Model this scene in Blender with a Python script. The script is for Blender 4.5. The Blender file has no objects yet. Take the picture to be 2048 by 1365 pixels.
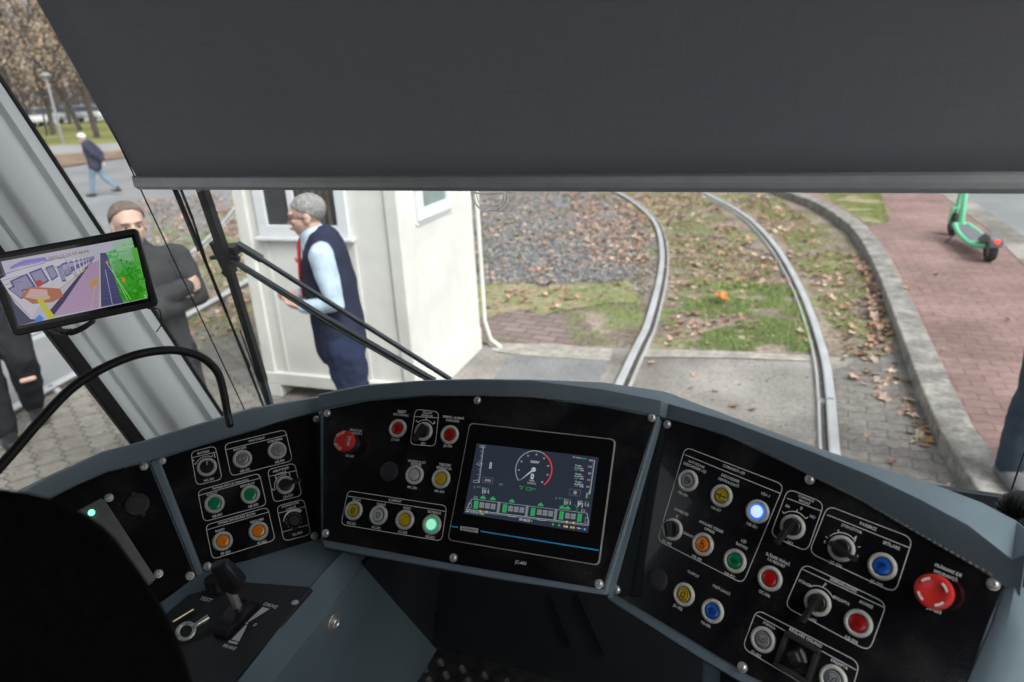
import bpy, bmesh, math, random
from mathutils import Vector, Matrix, noise
V = Vector
random.seed(7)
sc = bpy.context.scene

# ------------------------------------------------------------ camera
EYE = V((0, 0, 2.1))
_p, _r, _y = math.radians(20.0), math.radians(3.0), math.radians(22.9)
_R = Matrix.Rotation(_y, 3, 'Z')
_rt = V((1, 0, 0)); _up = V((0, math.sin(_p), math.cos(_p))); _fw = V((0, math.cos(_p), -math.sin(_p)))
CX = _R @ (_rt*math.cos(_r) - _up*math.sin(_r)); CU = _R @ (_rt*math.sin(_r) + _up*math.cos(_r)); CF = _R @ _fw
cam = bpy.data.cameras.new('camera'); camo = bpy.data.objects.new('camera', cam)
bpy.context.collection.objects.link(camo)
camo.matrix_world = Matrix(((CX.x, CU.x, -CF.x, 0), (CX.y, CU.y, -CF.y, 0), (CX.z, CU.z, -CF.z, EYE.z), (0, 0, 0, 1)))
cam.lens = 24.0; cam.sensor_width = 36; cam.sensor_fit = 'HORIZONTAL'
cam.clip_start = 0.05; cam.clip_end = 2000
cam.dof.use_dof = True; cam.dof.focus_distance = 1.27; cam.dof.aperture_fstop = 3.6
sc.camera = camo

# ------------------------------------------------------------ sky, sun, exposure
SUN_EL, SUN_AZ = math.radians(50), math.radians(118)
w = bpy.data.worlds.new("World"); sc.world = w; w.use_nodes = True
nt = w.node_tree; bg = nt.nodes['Background']
sky = nt.nodes.new('ShaderNodeTexSky'); sky.sky_type = 'NISHITA'; sky.sun_disc = False
sky.sun_elevation = SUN_EL; sky.sun_rotation = SUN_AZ; sky.air_density = 1.0; sky.dust_density = 6.0; sky.ozone_density = 1.0
hs = nt.nodes.new('ShaderNodeHueSaturation'); hs.inputs['Saturation'].default_value = 0.22; hs.inputs['Value'].default_value = 1.0
nt.links.new(sky.outputs[0], hs.inputs['Color']); nt.links.new(hs.outputs[0], bg.inputs[0]); bg.inputs[1].default_value = 0.15
sl = bpy.data.lights.new('sun', 'SUN'); sl.energy = 0.9; sl.angle = math.radians(25); sl.color = (1, .97, .93)
so = bpy.data.objects.new('sun', sl); bpy.context.collection.objects.link(so)
_sd = V((math.sin(SUN_AZ)*math.cos(SUN_EL), math.cos(SUN_AZ)*math.cos(SUN_EL), math.sin(SUN_EL)))
so.rotation_euler = _sd.to_track_quat('Z', 'Y').to_euler()
sc.view_settings.view_transform = 'Standard'; sc.view_settings.look = 'None'; sc.view_settings.gamma = 1
sc.view_settings.exposure = 0.7

# ------------------------------------------------------------ helpers
col = bpy.context.collection
def ray(u, v): return CX*((u-1024)/1365.33) - CU*((v-682.5)/1365.33) + CF
def atz(u, v, z=0.0):
    d = ray(u, v); return EYE + d*((z-EYE.z)/d.z)
def aty(u, v, y):
    d = ray(u, v); return EYE + d*(y/d.y)
def atx(u, v, x):
    d = ray(u, v); return EYE + d*(x/d.x)
def atv(u, v, P):                      # on the upright plane through P that faces the camera
    n = V((P.x, P.y, 0)).normalized(); d = ray(u, v); return EYE + d*((P-EYE).dot(n)/d.dot(n))
class Plane:
    def __init__(s, o, r, u):
        s.o = o; s.r = r.normalized(); s.n = r.cross(u).normalized()
        s.u = s.n.cross(s.r)
        if s.n.dot(EYE-o) < 0: s.n = -s.n
    def at(s, px, py, h=0.0):
        d = ray(px, py); return EYE + d*(((s.o-EYE).dot(s.n)+h)/d.dot(s.n))
    def xy(s, px, py):
        q = s.at(px, py)-s.o; return (q.dot(s.r), q.dot(s.u))
    def p(s, x, y, h=0.0): return s.o + s.r*x + s.u*y + s.n*h
def mkplane(az, tilt, dist):
    a, t = math.radians(az), math.radians(tilt)
    r = V((math.cos(a), math.sin(a), 0)); hh = V((-math.sin(a), math.cos(a), 0)); u = hh*math.sin(t) + V((0, 0, 1))*math.cos(t)
    n = r.cross(u)
    if n.y > 0: n = -n
    return Plane(EYE - n*dist, r, u)
CEN = mkplane(3.2, 38.6, .036/.0303); LEF = mkplane(48.2, 35.0, .036/.0245); RIG = mkplane(-26.2, 31.8, .036/.0341)
_t0 = atz(107, 994, 1.465); _t1 = LEF.at(300, 922); _b = LEF.at(398, 1150)
FAR = Plane(_t1, _t1-_t0, _t1-_b)
TG = math.tan(math.radians(17))
GLA = Plane(V((0, 1.15, 1.95)), V((1, 0, 0)), V((0, -TG, 1)))   # windscreen plane

def mat(name, c, rough=.6, metal=0, var=.12, scale=30, bump=0., bscale=200, emis=None, es=0, trans=0, spec=.5, coat=0, ior=1.45, detail=4, c2=None):
    m = bpy.data.materials.new(name); m.use_nodes = True; t = m.node_tree; b = t.nodes['Principled BSDF']
    tc = t.nodes.new('ShaderNodeTexCoord')
    nz = t.nodes.new('ShaderNodeTexNoise'); nz.inputs['Scale'].default_value = scale; nz.inputs['Detail'].default_value = detail
    t.links.new(tc.outputs['Object'], nz.inputs['Vector'])
    mx = t.nodes.new('ShaderNodeMix'); mx.data_type = 'RGBA'
    if c2 is None:
        mx.inputs[6].default_value = (*[x*(1-var) for x in c], 1); mx.inputs[7].default_value = (*[min(1, x*(1+var)) for x in c], 1)
    else: mx.inputs[6].default_value = (*c, 1); mx.inputs[7].default_value = (*c2, 1)
    rp = t.nodes.new('ShaderNodeMapRange'); rp.inputs[1].default_value = .35; rp.inputs[2].default_value = .65
    t.links.new(nz.outputs[0], rp.inputs[0]); t.links.new(rp.outputs[0], mx.inputs[0]); t.links.new(mx.outputs[2], b.inputs['Base Color'])
    b.inputs['Roughness'].default_value = rough; b.inputs['Metallic'].default_value = metal
    b.inputs['Specular IOR Level'].default_value = spec; b.inputs['Coat Weight'].default_value = coat
    b.inputs['Transmission Weight'].default_value = trans; b.inputs['IOR'].default_value = ior
    if emis: b.inputs['Emission Color'].default_value = (*emis, 1); b.inputs['Emission Strength'].default_value = es
    if bump:
        n2 = t.nodes.new('ShaderNodeTexNoise'); n2.inputs['Scale'].default_value = bscale; n2.inputs['Detail'].default_value = 3
        t.links.new(tc.outputs['Object'], n2.inputs['Vector'])
        bp = t.nodes.new('ShaderNodeBump'); bp.inputs['Strength'].default_value = bump; bp.inputs['Distance'].default_value = .002
        t.links.new(n2.outputs[0], bp.inputs['Height']); t.links.new(bp.outputs[0], b.inputs['Normal'])
    return m
def vmat(name, rough=.5, emis=0., bump=0, var=0.25, base=1.0):
    m = bpy.data.materials.new(name); m.use_nodes = True; t = m.node_tree; b = t.nodes['Principled BSDF']
    at = t.nodes.new('ShaderNodeAttribute'); at.attribute_name = 'col'
    if emis:
        t.links.new(at.outputs['Color'], b.inputs['Emission Color']); b.inputs['Emission Strength'].default_value = emis
        b.inputs['Base Color'].default_value = (.01, .01, .012, 1)
    else: t.links.new(at.outputs['Color'], b.inputs['Base Color'])
    b.inputs['Roughness'].default_value = rough
    return m
def addo(name, me, m=None, parent=None, smooth=None):
    o = bpy.data.objects.new(name, me); col.objects.link(o)
    if m is not None:
        for k in (m if isinstance(m, (list, tuple)) else [m]): me.materials.append(k)
    if parent is not None: o.parent = parent
    if smooth is not None:
        for p in me.polygons: p.use_smooth = True
        if smooth < 180:
            try: me.set_sharp_from_angle(angle=math.radians(smooth))
            except Exception: pass
    return o
def bobj(name, bm, m=None, parent=None, smooth=None, bevel=0, seg=2):
    bmesh.ops.recalc_face_normals(bm, faces=bm.faces)
    me = bpy.data.meshes.new(name); bm.to_mesh(me); bm.free()
    o = addo(name, me, m, parent, smooth)
    if bevel:
        b = o.modifiers.new('bevel', 'BEVEL'); b.width = bevel; b.segments = seg; b.limit_method = 'ANGLE'; b.angle_limit = math.radians(30)
    return o
def tag(o, label=None, cat=None, group=None, kind=None):
    if label: o['label'] = label
    if cat: o['category'] = cat
    if group: o['group'] = group
    if kind: o['kind'] = kind
    return o
def empty(name, loc=(0, 0, 0), rz=0, parent=None):
    o = bpy.data.objects.new(name, None); col.objects.link(o); o.empty_display_size = .05
    o.location = loc; o.rotation_euler[2] = rz
    if parent is not None: o.parent = parent
    return o
def keepw(o, root):                      # mesh given in world coordinates, child of an Empty that is not at the origin
    o.matrix_parent_inverse = root_mat(root).inverted(); return o
def root_mat(r): return Matrix.Translation(r.location) @ Matrix.Rotation(r.rotation_euler[2], 4, 'Z')
def prism(bm, pts, off):
    a = [bm.verts.new(p) for p in pts]; b = [bm.verts.new(p+off) for p in pts]; n = len(pts)
    bm.faces.new(a); bm.faces.new(b[::-1])
    for i in range(n): bm.faces.new((a[i], b[i], b[(i+1) % n], a[(i+1) % n]))
def box(bm, lo, hi, M=None):
    x0, y0, z0 = lo; x1, y1, z1 = hi
    P = [V((x, y, 0)) for x, y in ((x0, y0), (x1, y0), (x1, y1), (x0, y1))]
    pts = [V((p.x, p.y, z0)) for p in P]; top = [V((p.x, p.y, z1)) for p in P]
    if M: pts = [M @ p for p in pts]; top = [M @ p for p in top]
    a = [bm.verts.new(p) for p in pts]; b = [bm.verts.new(p) for p in top]
    bm.faces.new(a[::-1]); bm.faces.new(b)
    for i in range(4): bm.faces.new((a[i], a[(i+1) % 4], b[(i+1) % 4], b[i]))
def bar(bm, a, b, w, h, side=None):
    d = (b-a).normalized(); s = side if side is not None else V((0, 0, 1))
    s = (s - d*s.dot(d)).normalized(); t = d.cross(s)
    v = [[bm.verts.new(p + s*w/2*i + t*h/2*j) for i, j in ((-1, -1), (1, -1), (1, 1), (-1, 1))] for p in (a, b)]
    bm.faces.new(v[0]); bm.faces.new(v[1][::-1])
    for i in range(4): bm.faces.new((v[0][i], v[1][i], v[1][(i+1) % 4], v[0][(i+1) % 4]))
def frames(pts):
    T = []
    for i in range(len(pts)):
        a = pts[max(i-1, 0)]; b = pts[min(i+1, len(pts)-1)]; T.append((b-a).normalized())
    return T
def loft(bm, pts, rad, seg=12, ref=V((1, 0, 0)), caps=True):
    """tube through pts; rad: number or (a, b) per point, a along ref, b across; rounded ends"""
    pts = [V(p) for p in pts]; T = frames(pts); rr = []
    for r in (rad if isinstance(rad, list) else [rad]*len(pts)): rr.append(r if isinstance(r, tuple) else (r, r))
    if caps:
        t0, t1 = T[0], T[-1]; m0, m1 = min(rr[0]), min(rr[-1])
        pts = [pts[0]-t0*m0*.8, pts[0]-t0*m0*.45] + pts + [pts[-1]+t1*m1*.45, pts[-1]+t1*m1*.8]
        rr = [(rr[0][0]*.35, rr[0][1]*.35), (rr[0][0]*.82, rr[0][1]*.82)] + rr + [(rr[-1][0]*.82, rr[-1][1]*.82), (rr[-1][0]*.35, rr[-1][1]*.35)]
        T = [t0, t0] + T + [t1, t1]
    rings = []
    for p, t, (a, b) in zip(pts, T, rr):
        s = ref - t*ref.dot(t)
        if s.length < .15: s = V((0, 1, 0)) - t*t.y
        s.normalize(); q = t.cross(s)
        rings.append([bm.verts.new(p + s*a*math.cos(k*2*math.pi/seg) + q*b*math.sin(k*2*math.pi/seg)) for k in range(seg)])
    for A, B in zip(rings, rings[1:]):
        for k in range(seg): bm.faces.new((A[k], A[(k+1) % seg], B[(k+1) % seg], B[k]))
    bm.faces.new(rings[0][::-1]); bm.faces.new(rings[-1])
def spline(P, n=8):
    P = [V(p) for p in P]; out = []
    Q = [P[0]*2-P[1]] + P + [P[-1]*2-P[-2]]
    for i in range(1, len(Q)-2):
        a, b, c, d = Q[i-1:i+3]
        for k in range(n):
            t = k/n; out.append(.5*((2*b) + (c-a)*t + (2*a-5*b+4*c-d)*t*t + (-a+3*b-3*c+d)*t**3))
    out.append(P[-1]); return out
def lathe(bm, prof, o, r, u, n, seg=32):
    """prof: (radius, height) list; axis n at o"""
    rings = []
    for R, h in prof:
        if R < 1e-6: rings.append([bm.verts.new(o+n*h)])
        else: rings.append([bm.verts.new(o + (r*math.cos(2*math.pi*k/seg) + u*math.sin(2*math.pi*k/seg))*R + n*h) for k in range(seg)])
    for A, B in zip(rings, rings[1:]):
        for k in range(seg):
            k2 = (k+1) % seg
            if len(A) == 1 and len(B) == 1: continue
            if len(A) == 1: bm.faces.new((A[0], B[k], B[k2]))
            elif len(B) == 1: bm.faces.new((A[k], B[0], A[k2]))
            else: bm.faces.new((A[k], B[k], B[k2], A[k2]))
_fc = {}
def textmesh(s):
    if s in _fc: return _fc[s]
    cu = bpy.data.curves.new('t', 'FONT'); cu.body = s; cu.size = 1; cu.resolution_u = 2; cu.offset = .018; cu.align_x = 'CENTER'
    o = bpy.data.objects.new('t', cu); col.objects.link(o)
    dg = bpy.context.evaluated_depsgraph_get(); me = bpy.data.meshes.new_from_object(o.evaluated_get(dg))
    vs = [(v.co.x, v.co.y) for v in me.vertices]; fs = [tuple(p.vertices) for p in me.polygons]
    bpy.data.objects.remove(o); bpy.data.curves.remove(cu); bpy.data.meshes.remove(me)
    if vs:
        x0 = min(v[0] for v in vs); x1 = max(v[0] for v in vs); y0 = min(v[1] for v in vs); y1 = max(v[1] for v in vs)
        _fc[s] = ([(v[0]-(x0+x1)/2, v[1]-(y0+y1)/2) for v in vs], fs, x1-x0, y1-y0)
    else: _fc[s] = (vs, fs, 1, 1)
    return _fc[s]
class Decal:
    """flat marks collected on a plane, one mesh with a colour attribute"""
    def __init__(s, pl, h=.0): s.pl = pl; s.h = h; s.v = []; s.f = []; s.c = []; s.k = 0
    def poly(s, pts, c, dh=0.):
        i = len(s.v); s.v += [s.pl.p(x, y, s.h+dh) for x, y in pts]; s.f.append(tuple(range(i, i+len(pts)))); s.c.append(c)
    def polypx(s, pts, c, dh=0.): s.poly([s.pl.xy(*q) for q in pts], c, dh)
    def strip(s, pts, w, c, closed=False, dh=0.):
        n = len(pts); L = []; Rr = []
        for i in range(n):
            if closed: a, b = pts[i-1], pts[(i+1) % n]
            else: a, b = pts[max(0, i-1)], pts[min(n-1, i+1)]
            dx, dy = b[0]-a[0], b[1]-a[1]; l = math.hypot(dx, dy) or 1
            nx, ny = -dy/l*w/2, dx/l*w/2; x, y = pts[i]; L.append((x+nx, y+ny)); Rr.append((x-nx, y-ny))
        for i in range(n if closed else n-1):
            j = (i+1) % n; s.poly([L[i], L[j], Rr[j], Rr[i]], c, dh)
    def linepx(s, a, b, w, c, dh=0.): s.strip([s.pl.xy(*a), s.pl.xy(*b)], w, c, False, dh)
    def arc(s, cx, cy, r, a0, a1, w, c, n=24, dh=0.):
        s.strip([(cx+r*math.cos(math.radians(a0+(a1-a0)*k/n)), cy+r*math.sin(math.radians(a0+(a1-a0)*k/n))) for k in range(n+1)], w, c, False, dh)
    def disc(s, cx, cy, r, c, n=20, dh=0.): s.poly([(cx+r*math.cos(2*math.pi*k/n), cy+r*math.sin(2*math.pi*k/n)) for k in range(n)], c, dh)
    def frame(s, corners, rad, w, c, dh=0.):      # rounded rectangle through four pixel corners
        P = [V((*s.pl.xy(*q), 0)) for q in corners]; out = []
        for i in range(4):
            p = P[i]; a = (P[i-1]-p).normalized(); b = (P[(i+1) % 4]-p).normalized()
            for k in range(7):
                t = k/6; q0 = p+a*rad; q2 = p+b*rad; q = q0*(1-t)**2 + p*2*t*(1-t) + q2*t*t; out.append((q.x, q.y))
        s.strip(out, w, c, True, dh)
    def text(s, t, px, py, wpx, c, dh=0., hmax=None, asp=1.0, rot=None):
        vs, fs, tw, th = textmesh(t); x, y = s.pl.xy(px, py)
        # metres per pixel along the plane's right direction
        e = .01; a = s.pl.p(x-e, y); b = s.pl.p(x+e, y)
        def pj(P): q = P-EYE; z = q.dot(CF); return V((q.dot(CX)/z*1365.33, q.dot(CU)/z*1365.33))
        k = wpx/((pj(a)-pj(b)).length/(2*e))/tw
        ca, sa = (1, 0) if rot is None else (math.cos(rot), math.sin(rot))
        i = len(s.v)
        for vx, vy in vs:
            X, Y = vx*k, vy*k*asp; s.v.append(s.pl.p(x+X*ca-Y*sa, y+X*sa+Y*ca, s.h+dh))
        for f in fs: s.f.append(tuple(j+i for j in f)); s.c.append(c)
    def build(s, name, m, parent):
        me = bpy.data.meshes.new(name); me.from_pydata(s.v, [], s.f)
        at = me.color_attributes.new('col', 'FLOAT_COLOR', 'CORNER')
        k = 0; buf = []
        for p, c in zip(me.polygons, s.c): buf += [c[0], c[1], c[2], 1.0]*p.loop_total
        at.data.foreach_set('color', buf); me.update()
        n = s.pl.n
        bm = bmesh.new(); bm.from_mesh(me)
        for f in bm.faces:
            f.normal_update()
            if f.normal.dot(n) < 0: f.normal_flip()
        bm.to_mesh(me); bm.free()
        return addo(name, me, m, parent)
# ------------------------------------------------------------ materials
M = {}
def soilmat(name, a, b_, c):
    m = mat(name, a, .95, c2=b_, scale=2.2, bump=1, bscale=45, detail=12); t = m.node_tree; bs = t.nodes['Principled BSDF']; src = bs.inputs['Base Color'].links[0].from_socket
    tc = t.nodes.new('ShaderNodeTexCoord'); n = t.nodes.new('ShaderNodeTexNoise'); n.inputs['Scale'].default_value = .9; n.inputs['Detail'].default_value = 12; n.inputs['Roughness'].default_value = .7; t.links.new(tc.outputs['Object'], n.inputs[0])
    r = t.nodes.new('ShaderNodeMapRange'); r.inputs[1].default_value = .50; r.inputs[2].default_value = .62; t.links.new(n.outputs[0], r.inputs[0])
    mx = t.nodes.new('ShaderNodeMix'); mx.data_type = 'RGBA'; t.links.new(r.outputs[0], mx.inputs[0]); t.links.new(src, mx.inputs[6]); mx.inputs[7].default_value = (*c, 1)
    n2 = t.nodes.new('ShaderNodeTexNoise'); n2.inputs['Scale'].default_value = 22; n2.inputs['Detail'].default_value = 6; t.links.new(tc.outputs['Object'], n2.inputs[0])
    r2 = t.nodes.new('ShaderNodeMapRange'); r2.inputs[1].default_value = .3; r2.inputs[2].default_value = .7; r2.inputs[3].default_value = .45; r2.inputs[4].default_value = 1.5; t.links.new(n2.outputs[0], r2.inputs[0])
    m3 = t.nodes.new('ShaderNodeMix'); m3.data_type = 'RGBA'; m3.blend_type = 'MULTIPLY'; m3.inputs[0].default_value = 1; t.links.new(mx.outputs[2], m3.inputs[6]); t.links.new(r2.outputs[0], m3.inputs[7]); t.links.new(m3.outputs[2], bs.inputs['Base Color']); return m
M['shell'] = mat('grey_blue_shell', (.135, .185, .22), .34, var=.05, scale=8, bump=.12, bscale=900)
M['plate'] = mat('black_panel', (.006, .006, .0075), .13, var=.2, scale=60, bump=.06, bscale=240, spec=.5, coat=.5)
def dusty(m, amt=.06):
    t = m.node_tree; b = t.nodes['Principled BSDF']; src = b.inputs['Base Color'].links[0].from_socket; tc = t.nodes.new('ShaderNodeTexCoord')
    vo = t.nodes.new('ShaderNodeTexVoronoi'); vo.inputs['Scale'].default_value = 160; t.links.new(tc.outputs['Object'], vo.inputs['Vector'])
    r = t.nodes.new('ShaderNodeMapRange'); r.inputs[1].default_value = .13; r.inputs[2].default_value = .06; t.links.new(vo.outputs['Distance'], r.inputs[0])
    n = t.nodes.new('ShaderNodeTexNoise'); n.inputs['Scale'].default_value = 9; n.inputs['Detail'].default_value = 5; t.links.new(tc.outputs['Object'], n.inputs[0])
    r2 = t.nodes.new('ShaderNodeMapRange'); r2.inputs[1].default_value = .5; r2.inputs[2].default_value = .72; t.links.new(n.outputs[0], r2.inputs[0])
    mu = t.nodes.new('ShaderNodeMath'); mu.operation = 'MULTIPLY'; t.links.new(r.outputs[0], mu.inputs[0]); t.links.new(r2.outputs[0], mu.inputs[1])
    ad = t.nodes.new('ShaderNodeMath'); ad.operation = 'MULTIPLY_ADD'; ad.inputs[1].default_value = .12; t.links.new(r2.outputs[0], ad.inputs[0]); t.links.new(mu.outputs[0], ad.inputs[2])
    mx = t.nodes.new('ShaderNodeMix'); mx.data_type = 'RGBA'; t.links.new(ad.outputs[0], mx.inputs[0]); t.links.new(src, mx.inputs[6]); mx.inputs[7].default_value = (amt, amt, amt, 1); t.links.new(mx.outputs[2], b.inputs['Base Color'])
    r3 = t.nodes.new('ShaderNodeMapRange'); r3.inputs[3].default_value = b.inputs['Roughness'].default_value*.8; r3.inputs[4].default_value = b.inputs['Roughness'].default_value*1.7; t.links.new(n.outputs[0], r3.inputs[0]); t.links.new(r3.outputs[0], b.inputs['Roughness'])
def grain(m, sc_=35, lo=.72, hi=1.3):
    t = m.node_tree; b = t.nodes['Principled BSDF']; src = b.inputs['Base Color'].links[0].from_socket; tc = t.nodes.new('ShaderNodeTexCoord'); n = t.nodes.new('ShaderNodeTexNoise'); n.inputs['Scale'].default_value = sc_; n.inputs['Detail'].default_value = 8; n.inputs['Roughness'].default_value = .75; t.links.new(tc.outputs['Object'], n.inputs[0])
    r = t.nodes.new('ShaderNodeMapRange'); r.inputs[1].default_value = .35; r.inputs[2].default_value = .65; r.inputs[3].default_value = lo; r.inputs[4].default_value = hi; t.links.new(n.outputs[0], r.inputs[0])
    mx = t.nodes.new('ShaderNodeMix'); mx.data_type = 'RGBA'; mx.blend_type = 'MULTIPLY'; mx.inputs[0].default_value = 1; t.links.new(src, mx.inputs[6]); t.links.new(r.outputs[0], mx.inputs[7]); t.links.new(mx.outputs[2], b.inputs['Base Color'])
dusty(M['plate'], .16); dusty(M['shell'], .30)
M['plate2'] = mat('anthracite_plate', (.022, .022, .025), .45, var=.1, scale=60, bump=.2, bscale=900)
M['under'] = mat('shaded_shell', (.02, .024, .028), .55, var=.1, scale=10)  # near-black copy of the shell: knee-space shade put into the colour
M['black'] = mat('black_plastic', (.012, .012, .013), .35, var=.2, scale=80)
M['rubber'] = mat('black_rubber', (.012, .012, .012), .55, var=.2, scale=60)
M['fabricblk'] = mat('black_seat_fabric', (.006, .006, .006), .95, var=.3, scale=120, bump=.4, bscale=700, spec=.1)
M['ring'] = mat('pale_grey_ring', (.46, .45, .42), .38, var=.04, scale=60)
M['steel'] = mat('steel', (.66, .65, .64), .36, metal=.75, var=.08, scale=200)
M['steeldark'] = mat('dark_steel', (.1, .1, .1), .35, metal=1)
M['pillar'] = mat('pillar_paint', (.82, .85, .86), .4, var=.03, scale=4)
M['blind'] = mat('blind_fabric', (.34, .335, .34), .85, var=.1, scale=500, bump=.3, bscale=1500, spec=.15)
t = M['blind'].node_tree; tl = t.nodes.new('ShaderNodeBsdfTranslucent'); tl.inputs[0].default_value = (.30, .31, .34, 1); mxs = t.nodes.new('ShaderNodeMixShader'); mxs.inputs[0].default_value = .5
t.links.new(t.nodes['Principled BSDF'].outputs[0], mxs.inputs[1]); t.links.new(tl.outputs[0], mxs.inputs[2]); t.links.new(mxs.outputs[0], t.nodes['Material Output'].inputs[0])
tcb = t.nodes.new('ShaderNodeTexCoord'); mpb = t.nodes.new('ShaderNodeMapping'); mpb.inputs['Scale'].default_value = (14, 14, 900); nb = t.nodes.new('ShaderNodeTexNoise'); nb.inputs['Scale'].default_value = 1; nb.inputs['Detail'].default_value = 2
mpc = t.nodes.new('ShaderNodeMapping'); mpc.inputs['Scale'].default_value = (900, 14, 14); nc = t.nodes.new('ShaderNodeTexNoise'); nc.inputs['Scale'].default_value = 1; nc.inputs['Detail'].default_value = 2
t.links.new(tcb.outputs['Object'], mpb.inputs[0]); t.links.new(mpb.outputs[0], nb.inputs[0]); t.links.new(tcb.outputs['Object'], mpc.inputs[0]); t.links.new(mpc.outputs[0], nc.inputs[0])
adb = t.nodes.new('ShaderNodeMath'); t.links.new(nb.outputs[0], adb.inputs[0]); t.links.new(nc.outputs[0], adb.inputs[1]); mrb = t.nodes.new('ShaderNodeMapRange'); mrb.inputs[1].default_value = .75; mrb.inputs[2].default_value = 1.25; mrb.inputs[3].default_value = .37; mrb.inputs[4].default_value = .42; t.links.new(adb.outputs[0], mrb.inputs[0])
cbb = t.nodes.new('ShaderNodeCombineColor'); [t.links.new(mrb.outputs[0], cbb.inputs[k]) for k in range(2)]; mbb = t.nodes.new('ShaderNodeMath'); mbb.operation = 'MULTIPLY'; mbb.inputs[1].default_value = 1.07; t.links.new(mrb.outputs[0], mbb.inputs[0]); t.links.new(mbb.outputs[0], cbb.inputs[2]); t.links.new(cbb.outputs[0], tl.inputs[0]); t.links.new(cbb.outputs[0], t.nodes['Principled BSDF'].inputs['Base Color'])
M['bar'] = mat('blind_bar', (.55, .56, .57), .38, metal=.35, var=.05)
M['wall'] = mat('cab_lining', (.12, .12, .125), .7, var=.05)
M['tread'] = mat('tread_plate', (.10, .10, .10), .42, metal=.9, var=.3, scale=30)
M['whiteprint'] = vmat('print_colour', .5)
M['screenpx'] = vmat('screen_pixels', .15, emis=.5)
M['symbol'] = mat('dark_symbol', (.03, .03, .03), .5)
def lens(n, c, **k): return mat('lens_'+n, c, .22, var=.08, scale=150, coat=.4, **k)
M['green'] = lens('green', (.0, .22, .085)); M['orange'] = lens('orange', (.75, .2, .006)); M['yellow'] = lens('yellow', (.50, .34, .006))
M['red'] = lens('red', (.42, .006, .006)); M['blue'] = lens('blue', (.006, .095, .50)); M['white'] = lens('white', (.42, .43, .45))
M['clear'] = lens('clear', (.25, .26, .28))
M['litgreen'] = mat('lit_green', (.3, .8, .6), .3, emis=(.45, 1, .72), es=.38); M['litgreenr'] = mat('lit_green_rim', (.02, .5, .25), .3, emis=(.0, .5, .22), es=.35)
M['litblue'] = mat('lit_blue', (.6, .8, 1), .3, emis=(.62, .82, 1), es=.45); M['litbluer'] = mat('lit_blue_rim', (.02, .2, .9), .3, emis=(.01, .16, .9), es=.5)
M['led'] = mat('green_led', (.1, .8, .3), .3, emis=(.15, 1, .4), es=1.6)
M['estop'] = mat('red_mushroom', (.62, .03, .025), .32, var=.05, coat=.3)
M['kiosk'] = mat('cream_panel', (.76, .76, .72), .55, var=.07, scale=2.2, bump=.2, bscale=40)
M['kioskframe'] = mat('white_window_frame', (.75, .77, .8), .4, var=.03)
M['kioskdark'] = mat('dark_interior', (.03, .03, .03), .5)
M['curtain'] = mat('brown_curtain', (.10, .085, .06), .8, var=.3, scale=9)
M['railtop'] = mat('worn_rail_head', (.78, .78, .79), .34, metal=.6, var=.1, scale=3)
M['railside'] = mat('dark_rail', (.12, .105, .10), .6, metal=.2, var=.3, scale=12)
M['stoneg'] = mat('granite', (.20, .19, .175), .85, c2=(.36, .345, .32), scale=6, detail=12, bump=.8, bscale=90)
M['concrete'] = mat('concrete', (.17, .155, .14), .85, c2=(.36, .335, .31), scale=1.4, bump=.8, bscale=60, detail=15)
M['asphalt'] = mat('wet_asphalt', (.22, .225, .235), .5, c2=(.29, .295, .31), scale=.5, bump=.4, bscale=60, detail=6)
M['asphalt2'] = mat('asphalt_patch', (.19, .19, .195), .8, c2=(.25, .25, .255), scale=2.5, bump=.7, bscale=120, detail=8)
M['soil'] = soilmat('soil', (.15, .115, .09), (.33, .27, .22), (.22, .25, .09)); M['soil0'] = mat('soil', (.13, .10, .08), .95, c2=(.30, .25, .20), scale=2.6, bump=1, bscale=40, detail=10)
M['moss'] = mat('mossy_soil', (.22, .24, .09), .95, c2=(.34, .29, .20), scale=3, bump=1, bscale=50, detail=8)
M['gravelbase'] = mat('gravel_base', (.06, .06, .065), .9, c2=(.2, .2, .2), scale=25, bump=1, bscale=60)
M['lawn'] = mat('far_lawn', (.13, .15, .035), .95, c2=(.24, .22, .06), scale=.5)
M['trunk'] = mat('bark', (.07, .055, .05), .9, var=.3, scale=6)
M['skin'] = mat('skin', (.62, .41, .33), .5, var=.06, scale=20); M['skin'].node_tree.nodes['Principled BSDF'].inputs['Subsurface Weight'].default_value = .1
def flat(name, pts, z, m, kind='structure', jag=0):
    if jag:
        out = []
        for i in range(len(pts)):
            a, b = V((*pts[i], 0)), V((*pts[(i+1) % len(pts)], 0)); n_ = max(2, int((b-a).length/.1))
            for k in range(n_): q = a.lerp(b, k/n_); out.append((q.x+jag*noise.noise(q*2.3)+jag*.6*noise.noise(q*9), q.y+jag*noise.noise(q*2.1+V((9, 0, 0)))+jag*.6*noise.noise(q*8+V((3, 0, 0)))))
        pts = out
    bm = bmesh.new(); f = bm.faces.new([bm.verts.new((p[0], p[1], z)) for p in pts])
    bmesh.ops.recalc_face_normals(bm, faces=[f])
    if f.normal.z < 0: f.normal_flip()
    bmesh.ops.triangulate(bm, faces=[f])
    me = bpy.data.meshes.new(name); bm.to_mesh(me); bm.free(); return tag(addo(name, me, m), kind=kind)
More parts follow.
